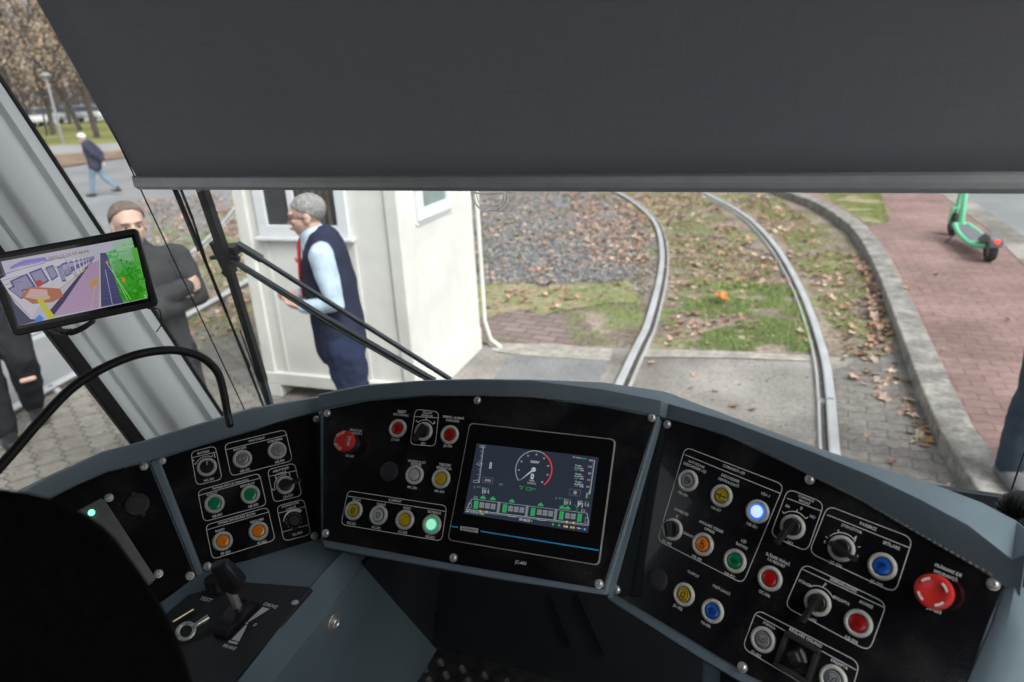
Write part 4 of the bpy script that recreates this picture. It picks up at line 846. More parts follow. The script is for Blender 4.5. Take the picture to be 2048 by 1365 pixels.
for s, x, y, w_ in (('COMANDĂ UȘI', 646, 288, 112), ('AUTORIZARE', 465, 262, 85), ('DESCHIDERE UȘI', 458, 281, 116), ('DESCHIDERE', 630, 331, 92), ('CENTRALIZATĂ', 622, 349, 108), ('UȘA 1', 799, 411, 42), ('NB-S06', 401, 406, 48), ('NB-S07', 561, 479, 50), ('NB-S01', 734, 558, 55), ('AVARIE UȘI', 392, 494, 74), ('0', 373, 515, 8), ('GARARE', 428, 604, 57), ('GC-S08', 323, 640, 49), ('ANULARE CERERE', 537, 564, 128), ('OPRIRE', 529, 583, 54), ('NB-S05', 468, 715, 51), ('UȘI', 694, 636, 27), ('ÎNCHISE', 685, 656, 62), ('NB-P01', 626, 798, 54), ('CLOPOT', 451, 793, 60), ('JD-S02', 375, 955, 50), ('FAZĂ LUNGĂ', 588, 868, 95), ('KB-S02', 512, 1036, 52), ('SLĂBIRE FRÂNĂ', 860, 719, 128), ('CU RESORT', 852, 739, 95), ('GC-S06', 795, 888, 60), ('COMANDĂ', 997, 427, 82), ('MACAZ', 989, 446, 58), ('DA', 908, 466, 22), ('0', 973, 476, 10), ('NU', 1027, 517, 26), ('S01', 917, 643, 29), ('PARBRIZ', 1296, 563, 88), ('ȘTERGĂTOR', 1216, 574, 108), ('SPĂLARE', 1409, 653, 88), ('7', 1150, 590, 10), ('1', 1234, 624, 6), ('0', 1087, 638, 10), ('2', 1244, 709, 10), ('JG-S01', 1137, 748, 60), ('JG-S02', 1335, 840, 66), ('SEMNALIZARE', 1176, 846, 145), ('STÂNGA', 992, 837, 70), ('0', 1089, 843, 10), ('DREAPTA', 1167, 922, 88), ('AVARIE', 1286, 940, 74), ('KB-S03', 1017, 1010, 60), ('KB-S04', 1215, 1110, 68), ('REGLARE OGLINZI', 992, 1100, 176), ('STÂNGA', 818, 1040, 68), ('JG-S03', 752, 1180, 56), ('DREAPTA', 1157, 1228, 92), ('FRÂNARE DE', 1683, 773, 140), ('SIGURANȚĂ', 1670, 800, 124), ('JD-S01', 1612, 968, 74), ('JG-S05', 915, 1276, 56)): T(d, C7, s, x, y, w_)
sarc(d, C7, 932, 566, .0225, 55, 145, (55, 95, 145)); sarc(d, C7, 1167, 670, .0215, 55, 155, (30, 62, 118, 165)); sarc(d, C7, 1052, 932, .0225, 45, 135, (45, 90, 135))
d.build('lettering', M['whiteprint'], plates['right'])

# ------------------------------------------------------------ push buttons, switches, screws
def sym(kind, pl, cx, cy, dh):
    """dark marks printed on a lens, in metres"""
    d = Decal(pl, dh); K = (.008, .008, .008); w_ = .0015
    def L_(pts, w=w_): d.strip([(cx+x*.001, cy+y*.001) for x, y in pts], w, K)
    if kind == 'sigma': L_([(4, 4.5), (-4, 4.5), (1, 0), (-4, -4.5), (4, -4.5)]); d.arc(cx, cy, .0078, 0, 360, .0009, K)
    elif kind == 'zig': L_([(3, 4), (-3, 4), (2, 0), (-1, -1), (4, -4)]); d.arc(cx, cy, .0078, 0, 360, .0009, K)
    elif kind == 'bolt': L_([(-3, 5), (-3, -1), (3, 2), (3, -5)], .0014); L_([(1.5, -3), (3, -5.5), (4.5, -3)])
    elif kind == 'bulb': d.arc(cx, cy+.0015, .0035, -60, 240, w_, K); L_([(-1.6, -2), (-1.6, -4.5), (1.6, -4.5), (1.6, -2)])
    elif kind == 'bang': L_([(0, 5), (0, -2)], .0022); L_([(0, -3.5), (0, -5)], .0022)
    elif kind == 'bell': L_([(-4, -4), (-3, -2), (-3, 2), (0, 5), (3, 2), (3, -2), (4, -4), (-4, -4)]); d.arc(cx, cy, .0085, 0, 360, .0009, K)
    elif kind == 'door': L_([(0, 5), (0, -5)]); L_([(-7, 0), (-1.5, 0)]); L_([(1.5, 0), (7, 0)]); L_([(-5.5, 1.5), (-7, 0), (-5.5, -1.5)]); L_([(5.5, 1.5), (7, 0), (5.5, -1.5)]); d.arc(cx, cy, .009, 0, 360, .0009, K)
    elif kind == 'dooropen': L_([(-4, 5), (3, 5), (3, -5), (-4, -5), (-4, 5)]); L_([(-.5, 5), (-.5, -5)]); L_([(-4, 0), (3, 0)], .0006); d.poly([(cx+.004, cy+.003), (cx+.007, cy), (cx+.004, cy-.003)], K)
    elif kind == 'close': d.arc(cx-.002, cy, .002, 0, 360, w_, K, 12); d.arc(cx+.0022, cy, .002, 0, 360, w_, K, 12); L_([(-8, 0), (-4.5, 0)]); L_([(4.7, 0), (8, 0)])
    elif kind == 'chair': d.disc(cx-.0005, cy+.006, .0013, K, 10); L_([(-.5, 4.5), (-.5, -.5), (3, -.5), (4.5, -4)], .0012); d.arc(cx-.0005, cy-.0022, .0034, 100, 330, .001, K, 16); L_([(-.5, 2), (2.5, 2)])
    elif kind == 'beam': d.arc(cx, cy, .004, 90, 270, w_, K, 14); L_([(0, 4), (0, -4)]); [L_([(1.5, y), (6, y)], .0008) for y in (-3, -1, 1, 3)]
    elif kind == 'warn': L_([(0, 4.5), (-4.5, -3.5), (4.5, -3.5), (0, 4.5)]); L_([(0, 1.5), (0, -2)], .0008)
    elif kind == 'wash': d.arc(cx, cy-.002, .006, 30, 150, w_, K, 14); L_([(-4, -4), (0, 3)]); L_([(0, -2), (2, 5)])
    elif kind == 'mirror': L_([(-6, 3), (-4, -3), (0, -4), (0, 1), (5, 4), (5, -1), (2, -4)]); d.arc(cx, cy, .0088, 0, 360, .0009, K)
    return d
RP = [(.0105, 0), (.0182, 0), (.0182, .0015), (.0178, .0032), (.0165, .0044), (.0145, .0048), (.0130, .0042), (.0122, .0026), (.0118, .0022)]
LP = [(.0118, .0022), (.0116, .0034), (.0108, .0040), (.006, .0043), (0, .0044)]
BG = 'push buttons on the desk'
def button(pl, uv, m, symk=None, label=None, lit=None, flush=False):
    x, y = pl.xy(*uv); o_ = pl.p(x, y, 0)
    bm = bmesh.new(); lathe(bm, RP, o_, pl.r, pl.u, pl.n, 36); b_ = dpart('push_button', bm, M['ring'], label, smooth=50)
    bm = bmesh.new(); lathe(bm, LP, o_, pl.r, pl.u, pl.n, 36); ln = bobj('lens', bm, M[m], b_, smooth=50)
    if lit:
        bm = bmesh.new(); lathe(bm, [(.0121, .0026), (.0119, .0036), (.0105, .0046), (.0095, .0043)], o_, pl.r, pl.u, pl.n, 36); bobj('glowing_rim', bm, M[lit], b_, smooth=50)
    else:
        bm = bmesh.new(); lathe(bm, [(.0119, .0024), (.0119, .0034), (.0111, .0039), (.0110, .0030)], o_, pl.r, pl.u, pl.n, 36); bobj('gasket', bm, M['black'], b_, smooth=50)
    if symk: s_ = sym(symk, pl, x, y, .0046).build('symbol', M['whiteprint'], b_)
    return b_
def rotary(pl, uv, lever=None, label=None, length=.030):
    x, y = pl.xy(*uv); o_ = pl.p(x, y, 0)
    bm = bmesh.new(); lathe(bm, RP, o_, pl.r, pl.u, pl.n, 36); b_ = dpart('rotary_switch', bm, M['ring'], label, smooth=50)
    bm = bmesh.new(); lathe(bm, [(.0122, .002), (.0122, .006), (.0112, .0075), (0, .0078)], o_, pl.r, pl.u, pl.n, 36)
    if lever:
        q = pl.xy(*lever); dr = V((q[0]-x, q[1]-y)).normalized(); L_ = length
        a = pl.p(x-dr.x*.0115, y-dr.y*.0115, .013); e = pl.p(x+dr.x*L_, y+dr.y*L_, .019)
        bar(bm, a, e, .014, .0065, pl.n); bar(bm, pl.p(x-dr.x*.011, y-dr.y*.011, .008), pl.p(x+dr.x*.0125, y+dr.y*.0125, .010), .012, .009, pl.n)
        kb = bobj('lever', bm, M['black'], b_, bevel=.0016)
    else: kb = bobj('knob', bm, M['black'], b_, smooth=50)
    return b_, kb, x, y
def c4(x, y): return C4(x, y)
button(LEF, C4(426, 473), 'clear', 'sigma', 'clear button with a sigma sign under RIDICARE'); button(LEF, C4(663, 415), 'clear', 'zig', 'clear button under COBORÂRE')
button(LEF, C4(236, 778), 'green', None, 'plain green button under CUPLAT'); button(LEF, C4(480, 715), 'green', 'bolt', 'green button with a lightning sign under DECUPLAT')
button(LEF, C4(291, 1033), 'orange', None, 'orange button under RADIO'); button(LEF, C4(536, 965), 'orange', None, 'orange button under RECLAME')
b_, kb, x, y = rotary(LEF, C4(184, 528), None, 'black knob with white mark under BATERIE'); d = Decal(LEF, .0082); d.strip([(x+.001, y+.003), (x+.0025, y+.0108)], .0014, (.7, .7, .7)); d.build('mark', M['whiteprint'], b_)
rotary(LEF, C4(718, 650), C4(812, 625), 'rotary switch under AEROTERMĂ CABINĂ', .029)
x, y = LEF.xy(*C4(778, 895)); o_ = LEF.p(x, y); bm = bmesh.new(); lathe(bm, [(.0165, 0), (.0165, .004), (.013, .0055), (.011, .012), (.0095, .014), (0, .0142)], o_, LEF.r, LEF.u, LEF.n, 40); kd = dpart('dimmer_knob', bm, M['black'], 'black dimmer knob with dot scale under INTENSITATE LUMINĂ', smooth=40)
d = Decal(LEF, .0058)
for k in range(11): a = math.radians(-60+300*k/10+0); d.disc(x+.0146*math.cos(a), y+.0146*math.sin(a), .0007, W, 8)
d.build('dot_scale', M['whiteprint'], kd)
button(CEN, C4(1488, 265), 'red', 'bang', 'red button under RESET ELECTRONIC'); button(CEN, C4(1842, 308), 'red', 'warn', 'red button under SEMNAL ALARMĂ PASAGERI')
rotary(CEN, C4(1664, 285), C4(1632, 352), 'rotary switch under IZOLARE INVERTOR', .022)
button(CEN, C4(1602, 582), 'white', None, 'plain white button under UNGERE BUZĂ BANDAJ'); button(CEN, C4(1783, 608), 'yellow', None, 'yellow button under TRECERE SEPARATOR')
button(CEN, C4(1187, 825), 'yellow', 'bulb', 'yellow button with a bulb under SALON'); button(CEN, C4(1357, 857), 'white', 'bulb', 'white button with a bulb under CABINĂ')
button(CEN, C4(1536, 888), 'yellow', None, 'plain yellow button under BORD'); button(CEN, C4(1720, 920), 'litgreen', None, 'lit green button under EXTERIOR', lit='litgreenr')
button(RIG, C7(426, 343), 'clear', 'dooropen', 'clear button with a door sign under AUTORIZARE DESCHIDERE UȘI'); button(RIG, C7(588, 416), 'yellow', 'door', 'yellow button with arrows under DESCHIDERE CENTRALIZATĂ')
button(RIG, C7(762, 492), 'litblue', None, 'lit blue button under UȘA 1', lit='litbluer'); button(RIG, C7(498, 650), 'orange', 'chair', 'orange button with a wheelchair under ANULARE CERERE OPRIRE')
button(RIG, C7(653, 730), 'green', 'close', 'green button under UȘI ÎNCHISE'); button(RIG, C7(407, 892), 'yellow', 'bell', 'yellow button with a bell under CLOPOT')
button(RIG, C7(545, 972), 'blue', 'beam', 'blue button with a headlamp under FAZĂ LUNGĂ'); button(RIG, C7(822, 815), 'red', None, 'plain red button under SLĂBIRE FRÂNĂ CU RESORT')
button(RIG, C7(1364, 757), 'blue', 'wash', 'blue button under SPĂLARE'); button(RIG, C7(1248, 1031), 'red', 'warn', 'dark red warning button under AVARIE')
button(RIG, C7(788, 1110), 'clear', 'mirror', 'clear mirror button under STÂNGA'); button(RIG, C7(1127, 1300), 'clear', 'mirror', 'clear mirror button under DREAPTA')
rotary(RIG, C7(932, 566), C7(885, 637), 'rotary switch under COMANDĂ MACAZ', .031); rotary(RIG, C7(1167, 670), C7(1228, 710), 'wiper rotary switch under ȘTERGĂTOR', .027); rotary(RIG, C7(1052, 932), C7(1008, 1008), 'indicator rotary switch under SEMNALIZARE', .031)
rotary(RIG, C7(352, 578), C7(352, 545), 'black door switch under AVARIE UȘI', .010)
for pl, uv, lb in ((CEN, C4(1427, 558), 'black blanking cap on the middle panel'), (RIG, C7(278, 820), 'black blanking cap on the right panel')):
    x, y = pl.xy(*uv); bm = bmesh.new(); lathe(bm, [(.0188, 0), (.0188, .001), (.017, .0024), (.01, .0032), (0, .0034)], pl.p(x, y), pl.r, pl.u, pl.n, 36); dpart('blanking_cap', bm, M['plate2'], lb, smooth=40)
def mushroom(pl, base, top, R, label, mk):
    x, y = pl.xy(*base); o_ = pl.p(x, y); tx, ty = pl.xy(*top)
    bm = bmesh.new(); lathe(bm, [(.016, 0), (.016, .012), (.0145, .016), (.0145, .026)], o_, pl.r, pl.u, pl.n, 36); b_ = dpart('emergency_stop', bm, M['plate2'], label, smooth=40)
    bm = bmesh.new(); lathe(bm, [(.0145, .024), (R*.93, .025), (R, .028), (R, .034), (R*.95, .038), (R*.7, .0395), (R*.5, .038), (0, .038)], o_, pl.r, pl.u, pl.n, 40); cp = bobj('mushroom_head', bm, M['estop'], b_, smooth=40)
    d = Decal(pl, .0401); c = (.8, .74, .72)
    if mk == 'STOP':
        for a in (120, 0, 240):
            vs_, fs_, tw, th = textmesh('STOP'); k = .019/tw; cr, sr = math.cos(math.radians(a-90)), math.sin(math.radians(a-90)); i = len(d.v)
            for vx, vy in vs_: X, Y = vx*k, vy*k + R*.68; d.v.append(pl.p(x+X*cr-Y*sr, y+X*sr+Y*cr, .0402))
            for f in fs_: d.f.append(tuple(j+i for j in f)); d.c.append(c)
    else:
        for k in range(4): d.arc(x, y, R*.72, 90*k+25, 90*k+65, .0028, c, 8)
    d.build('marks', M['whiteprint'], b_)
mushroom(CEN, C4(1180, 372), None or C4(1137, 355), .0205, 'red STOP mushroom button under FRÂNĂ DE URGENȚĂ', 'STOP')
mushroom(RIG, C7(1640, 880), C7(1600, 850), .0215, 'red twist release emergency button under FRÂNARE DE SIGURANȚĂ', 'ARROW')
# joystick
x, y = RIG.xy(*C7(955, 1195)); bm = bmesh.new()
def rq(X, Y, h): return RIG.p(x+X, y+Y, h)
for a, b in (((-.026, -.026), (.026, -.019)), ((-.026, .019), (.026, .026)), ((-.026, -.019), (-.019, .019)), ((.019, -.019), (.026, .019))): prism(bm, [rq(a[0], a[1], .0), rq(b[0], a[1], .0), rq(b[0], b[1], .0), rq(a[0], b[1], .0)], RIG.n*.007)
js = dpart('mirror_joystick', bm, M['plate2'], 'square black mirror joystick under REGLARE OGLINZI', bevel=.0015)
bm = bmesh.new(); lathe(bm, [(.018, .0015), (.013, .006), (.011, .014), (.0125, .017), (.008, .020), (0, .021)], rq(0, 0, 0), RIG.r, RIG.u, RIG.n, 4); bobj('stick', bm, M['black'], js, bevel=.002)
# screws: one mesh per panel plane, copied
SCR = {}
def screw(pl, uv, key):
    if key not in SCR:
        bm = bmesh.new(); o0 = V((0, 0, 0)); lathe(bm, [(.0075, 0), (.0075, .001), (.0058, .0012), (.0056, .002), (.005, .0035), (.0032, .0045), (.0024, .0045), (.0023, .0025), (0, .0024)], o0, pl.r, pl.u, pl.n, 24)
        bmesh.ops.recalc_face_normals(bm, faces=bm.faces); me = bpy.data.meshes.new('screw'); bm.to_mesh(me); bm.free(); me.materials.append(M['steel']); SCR[key] = me
        for p in me.polygons: p.use_smooth = True
        me.set_sharp_from_angle(angle=math.radians(40))
    o = bpy.data.objects.new('screw', SCR[key]); col.objects.link(o); o.parent = desk; o.matrix_parent_inverse = DM; o.location = pl.at(*uv, .0002); return o
for uv in ((655, 827), (955, 801), (1304, 836), (652, 1067), (907, 1116), (1198, 1168)): screw(CEN, uv, 'c')
for uv in ((633, 839), (324, 922), (415, 1133), (629, 1072)): screw(LEF, uv, 'l')
for uv in ((1335, 849), (1620, 959), (1987, 1169), (1234, 1180), (1485, 1335)): screw(RIG, uv, 'r')
for uv in ((288, 933), (218, 996), (317, 1148), (380, 1152)): screw(FAR, uv, 'f')
# far-left: capped socket, radio face, green lamp
x, y = FAR.xy(274, 1010); bm = bmesh.new(); lathe(bm, [(.021, 0), (.021, .004), (.0195, .007), (.015, .0075), (.014, .0065), (0, .0065)], FAR.p(x, y), FAR.r, FAR.u, FAR.n, 36)
bar(bm, FAR.at(268, 992, .003), FAR.at(266, 986, .003), .012, .006, FAR.n); bar(bm, FAR.at(283, 1026, .003), FAR.at(288, 1032, .003), .012, .006, FAR.n); dpart('socket_cap', bm, M['plate2'], 'round rubber capped socket', smooth=40)
bm = bmesh.new(); rp_ = [(150, 1024), (184, 1006), (203, 996), (211, 1003), (312, 1158), (300, 1170), (180, 1230), (110, 1060)]; prism(bm, [FAR.at(u, v, .006) for u, v in rp_], -FAR.n*.006); M['radio'] = mat('grey_metal_face', (.16, .16, .16), .45, metal=.5); ra = dpart('radio_face', bm, M['radio'], 'grey metal unit face with a green lamp', bevel=.0015)
x, y = FAR.xy(183, 1027); bm = bmesh.new(); lathe(bm, [(.0055, .006), (.0055, .008), (.004, .010), (0, .011)], FAR.p(x, y), FAR.r, FAR.u, FAR.n, 20); bobj('green_lamp', bm, M['led'], ra, smooth=60)
d = Decal(FAR, .0064); d.text('+ >', 205, 1035, 9, (.03, .03, .03)); d.build('mark', M['whiteprint'], ra)

# touchscreen ---------------------------------------------------
C6 = lambda x, y: (x/4.015+860, y/4.015+820)
def rpoly(corners, rad, pl):
    P = [V((*pl.xy(*q), 0)) for q in corners]; out = []
    for i in range(4):
        p = P[i]; a = (P[i-1]-p).normalized(); b = (P[(i+1) % 4]-p).normalized()
        for k in range(6):
            t = k/5; q0 = p+a*rad; q2 = p+b*rad; q = q0*(1-t)**2 + p*2*t*(1-t) + q2*t*t; out.append((q.x, q.y))
    return out
cr = [C6(*q) for q in ((325, 108), (1496, 240), (1362, 1255), (148, 1050))]
M['scrbezel'] = mat('screen_bezel', (.006, .006, .007), .12, var=.1, spec=.5)
M['scrframe'] = mat('screen_frame', (.36, .33, .31), .4, metal=.3)
bm = bmesh.new(); out = rpoly(cr, .009, CEN); prism(bm, [CEN.p(x, y, .0058) for x, y in out], -CEN.n*.006); ts = dpart('touchscreen', bm, M['scrframe'], 'glass touchscreen showing speedometer and tram diagram', bevel=.0008)
cxm = sum(p[0] for p in out)/len(out); cym = sum(p[1] for p in out)/len(out)
bm = bmesh.new(); prism(bm, [CEN.p(cxm+(x-cxm)*.985, cym+(y-cym)*.981, .0062) for x, y in out], -CEN.n*.001); bobj('bezel_glass', bm, M['scrbezel'], ts)
d = Decal(CEN, .0064)
BGc = (.022, .030, .048); Wc = (.45, .48, .52); Gc = (.03, .38, .10); Gd = (.02, .22, .06); Gy = (.20, .22, .25)
d.polypx([C6(*q) for q in ((385, 275), (1360, 387), (1275, 992), (279, 836))], BGc)
def t6(s, x, y, w_, c=Wc, dh=.0002, asp=1.0): d.text(s, *C6(x, y), w_/4.015, c, dh, asp=asp)
def q6(pts, c, dh=.0001): d.polypx([C6(*q) for q in pts], c, dh)
def l6(a, b, w_=.0006, c=Wc, dh=.0002): d.linepx(C6(*a), C6(*b), w_, c, dh)
gx, gy = CEN.xy(*C6(840, 485)); GRr = .0335
d.arc(gx, gy, GRr, 62, 222, .0009, Wc, 40, .0002); d.arc(gx, gy, GRr-.0004, 60, -46, .0022, (.65, .06, .05), 30, .0002)
for k in range(41):
    a = math.radians(222-k*268/40); L_ = .003 if k % 5 == 0 else .0015; c_ = Wc if k < 25 else (.65, .06, .05); d.strip([(gx+(GRr-L_)*math.cos(a), gy+(GRr-L_)*math.sin(a)), (gx+GRr*math.cos(a), gy+GRr*math.sin(a))], .0005, c_, False, .0002)
for i, s in enumerate(('0', '10', '20', '30', '40', '50', '60', '70', '80')):
    a = math.radians(222-i*268/8); vs_, fs_, tw, th = textmesh(s); k = .0032; j = len(d.v)
    if s == '0': continue
    for vx, vy in vs_: d.v.append(CEN.p(gx+(GRr-.0065)*math.cos(a)+vx*k*1.2, gy+(GRr-.0065)*math.sin(a)+vy*k*1.2, d.h+.0003))
    for f in fs_: d.f.append(tuple(z+j for z in f)); d.c.append(Wc)
nx, ny = CEN.xy(*C6(725, 575)); d.poly([(nx, ny), (gx+.0012, gy-.0016), (gx-.0012, gy+.0016)], Wc, .0003); d.disc(gx, gy, .0042, Wc, 20, .0004)
t6('S&ERP', 850, 424, 72); t6('0', 829, 540, 26, (.7, .72, .75), .0004, 1.1); t6('km/h', 826, 572, 38); q6([(790, 583), (858, 591), (857, 606), (789, 598)], (.3, .3, .33)); t6('000180', 824, 595, 60, (.02, .02, .03), .0003)
t6('READY', 744, 620, 38, Gc); t6('ok', 743, 634, 18, Gc)
for a, b in (((783, 627), (820, 631)), ((820, 631), (818, 653)), ((818, 653), (782, 649)), ((782, 649), (783, 627))): l6(a, b, .0008, Gc)
t6('27 V', 840, 640, 34, Gc); t6('((D)', 578, 605, 30, Gc)
t6('T4 vehicul', 1186, 388, 70); t6('0000', 1245, 398, 34, Gc)
for y_, a, b, c_ in ((455, 'Energie', 'consumată', '404'), (522, 'Energie', 'recuperată', '500'), (585, 'Energie', 'auxiliară', '1170')):
    t6(a, 1198, y_, 50); t6(b, 1200, y_+17, 72); t6(c_, 1180, y_+33, 26, Gc); t6('kWh', 1224, y_+37, 32)
l6((1328, 408), (1290, 682), .0009)
for k in range(26):
    f = k/25; x_, y_ = 1328-38*f, 412+268*f; l6((x_, y_), (x_-(12 if k % 5 else 20), y_-(1.5 if k % 5 else 2.5)), .0004)
q6([(1281, 650), (1293, 652), (1290, 682), (1277, 680)], Gc)
for s, x_, y_ in (('141', 1296, 411), ('113', 1289, 462), ('85', 1286, 515), ('57', 1278, 568), ('29', 1270, 622), ('0', 1266, 676), ('21', 1265, 692), ('kW', 1264, 708)): t6(s, x_, y_, 9*len(s))
for a, b in (((1130, 640), (1216, 650)), ((1216, 650), (1208, 698)), ((1208, 698), (1124, 688)), ((1124, 688), (1130, 640)), ((434, 545), (516, 553)), ((516, 553), (508, 597)), ((508, 597), (430, 588)), ((430, 588), (434, 545))): l6(a, b, .0004, Gy)
t6('@', 1172, 668, 28); t6('(DO)', 473, 573, 46); t6('B', 497, 452, 20, asp=1.7)
for s, x_ in (('ll', 0),):
    l6((440, 300), (405, 590), .0007)
    for k in range(24): f = k/23; X, Y = 438-35*f, 302+286*f; l6((X, Y), (X-(20 if k % 3 == 0 else 10), Y-(2 if k % 3 == 0 else 1)), .0005)
    for Y, X in ((300, 432), (440, 408), (580, 380)):
        for a, b in (((X-20, Y-10), (X+20, Y-6)), ((X+20, Y-6), (X+18, Y+10)), ((X+18, Y+10), (X-22, Y+6)), ((X-22, Y+6), (X-20, Y-10))): l6(a, b, .0005)
for X, Y in ((366, 623), (1020, 713)):
    l6((X, Y-10), (X-2, Y+12), .0012, Gy); t6('23°C', X+36, Y+2, 34, Gc)
    for r_, (s1_, s2_) in enumerate((('U1', '637 V'), ('I1a', '4  A'), ('I1', '0  A'))): t6(s1_, X+72, Y+12+r_*15, 18); t6(s2_, X+102, Y+14+r_*15, 34, Gc if r_ == 0 else Wc)
for r_, (s1_, s2_) in enumerate((('U linie', '617 V'), ('I linie', '0  A'), ('P1', '0  kW'))): t6(s1_, 1212, 738+r_*15, 40); t6(s2_, 1266, 745+r_*15, 36, Gc if r_ == 0 else Wc)
# tram diagram: interpolate along a sheared baseline
def tg(u, v):          # u 0..1 along the tram, v 0 bottom .. 1 top
    bx, by = 302+(1282-302)*u, 800+(922-800)*u; return (bx + 14*v, by - 100*v)
def tq(u0, v0, u1, v1, c, dh=.0002): q6([tg(u0, v0), tg(u1, v0), tg(u1, v1), tg(u0, v1)], c, dh)
def to(u0, v0, u1, v1, c=Wc, w_=.0005): [l6(a, b, w_, c, .0003) for a, b in ((tg(u0, v0), tg(u1, v0)), (tg(u1, v0), tg(u1, v1)), (tg(u1, v1), tg(u0, v1)), (tg(u0, v1), tg(u0, v0)))]
l6(tg(0, -.02), tg(1, -.02), .0008); l6(tg(0, -.12), tg(1, -.12), .0005); l6(tg(0, .0), tg(.035, .85), .0008); l6(tg(1, 0), tg(.972, .85), .0008); l6(tg(.035, .85), tg(.972, .85), .0005)
for u in (.245, .475, .71): tq(u, -.05, u+.022, .88, Gy)
for u in (.055, .29, .52, .752, .90): tq(u, .1, u+.034, .75, Gc); l6(tg(u+.017, .1), tg(u+.017, .75), .0005, BGc, .0004)
for u, n_ in ((.10, 3), (.335, 3), (.57, 3), (.80, 2)):
    for k in range(n_): tq(u+k*.046, .25, u+k*.046+.038, .68, Gy, .0002); l6(tg(u+k*.046+.004, .46), tg(u+k*.046+.034, .46), .0004, BGc, .0003)
for u in (.10, .18, .335, .57, .745, .79): tq(u, .96, u+.042, 1.12, Gc); tq(u+.012, 1.12, u+.03, 1.22, Gc)
for u in (.05, .925): to(u, .92, u+.025, 1.08)
for u in (.335, .575): to(u+.01, -.16, u+.07, -.03); 
for u in (.115, .165, .82, .875): cx_, cy_ = CEN.xy(*C6(*tg(u, -.03))); d.disc(cx_, cy_, .0019, (.65, .42, .06), 12, .0004)
to(.012, .12, .035, .5, Wc); to(.965, .12, .988, .5, Wc); l6((1165, 760), (1195, 805), .0006, Gc); l6((1195, 805), (1158, 822), .0006, Gc)
t6('S001 v1.0/1.0.11.2023', 370, 829, 152); t6('09:48:35', 768, 888, 88); cx_, cy_ = CEN.xy(*C6(823, 896)); d.disc(cx_, cy_, .0016, Gc, 12, .0003)
for X, Y, c_ in ((995, 922, Gc), (1043, 930, Gc), (1087, 938, (.5, .35, .05)), (1105, 941, Wc), (1140, 946, (.5, .35, .05)), (1160, 948, (.5, .35, .05)), (1248, 962, (.1, .3, .7))): cx_, cy_ = CEN.xy(*C6(X, Y)); d.disc(cx_, cy_, .002, c_, 12, .0003)
l6((1182, 950), (1222, 958), .0008); cx_, cy_ = CEN.xy(*C6(1200, 954)); d.disc(cx_, cy_, .0014, Wc, 10, .0003)
d.build('display', M['screenpx'], ts)
d = Decal(CEN, .0065); BL_ = (.02, .32, .66)
d.linepx(C6(170, 936), C6(236, 946), .0022, BL_); d.linepx(C6(414, 977), C6(1362, 1130), .0024, BL_)
d.polypx([C6(*q) for q in ((255, 935), (398, 957), (394, 992), (251, 968))], (.5, .5, .5)); d.text('ADVANTECH', *C6(324, 963), 122/4.015, (.05, .05, .05), .0002, asp=1.25)
d.build('brand_strip', M['whiteprint'], ts)

# controller on the shelf --------------------------------------
bm = bmesh.new(); pp = [sp_(u, v, SZ+.004) for u, v in ((338, 1224), (376, 1190), (476, 1163.5), (618, 1174), (626, 1180), (464, 1367), (350, 1510), (160, 1510), (200, 1340))]; prism(bm, pp, V((0, 0, -.0035))); cp = dpart('controller_plate', bm, M['plate2'], 'black plate with TEST, DRIVE and BRAKE marks around the lever', bevel=.0008)
SH = Plane(V((0, 0, SZ+.004)), V((1, 0, 0)), V((0, 1, 0)))
pr = (sp_(480, 1283, SZ)-sp_(539, 1214, SZ)); 
C5b = lambda x, y: (x/3.413+300, y/3.413+1080)
d = Decal(SH, .0004)
ra_ = SH.at(*C5b(420, 420))-SH.at(*C5b(345, 398)); rot = math.atan2(ra_.y, ra_.x)
def tS(s, x, y, w_, a, b):
    q = SH.at(*C5b(*b))-SH.at(*C5b(*a)); r_ = math.atan2(q.y, q.x); vs_, fs_, tw, th = textmesh(s); k = q.length/tw; X0, Y0 = SH.xy(*C5b(x, y)); j = len(d.v)
    for vx, vy in vs_: d.v.append(SH.p(X0+k*(vx*math.cos(r_)-vy*math.sin(r_)), Y0+k*(vx*math.sin(r_)+vy*math.cos(r_)), .0004))
    for f in fs_: d.f.append(tuple(z+j for z in f)); d.c.append(W)
tS('TEST', 382, 408, 0, (345, 398), (420, 418)); tS('DRIVE', 824, 450, 0, (780, 438), (868, 464)); tS('BRAKE', 544, 733, 0, (503, 720), (586, 746)); tS('0', 717, 581, 0, (710, 578), (724, 584))
for q in (((768, 460), (817, 474), (676, 562), (668, 556)), ((655, 580), (665, 583), (608, 697), (556, 681)), ((541, 688), (601, 702), (594, 716), (534, 701)), ((656, 562), (672, 566), (669, 577), (652, 573))): d.polypx([C5b(*p) for p in q], W)
d.build('lettering', M['whiteprint'], cp)
sq = [SH.at(*C5b(*q), .0006) for q in ((665, 417), (762, 440), (520, 692), (420, 667))]
bm = bmesh.new(); prism(bm, sq, V((0, 0, -.0005))); dpart('slot', bm, M['black'])
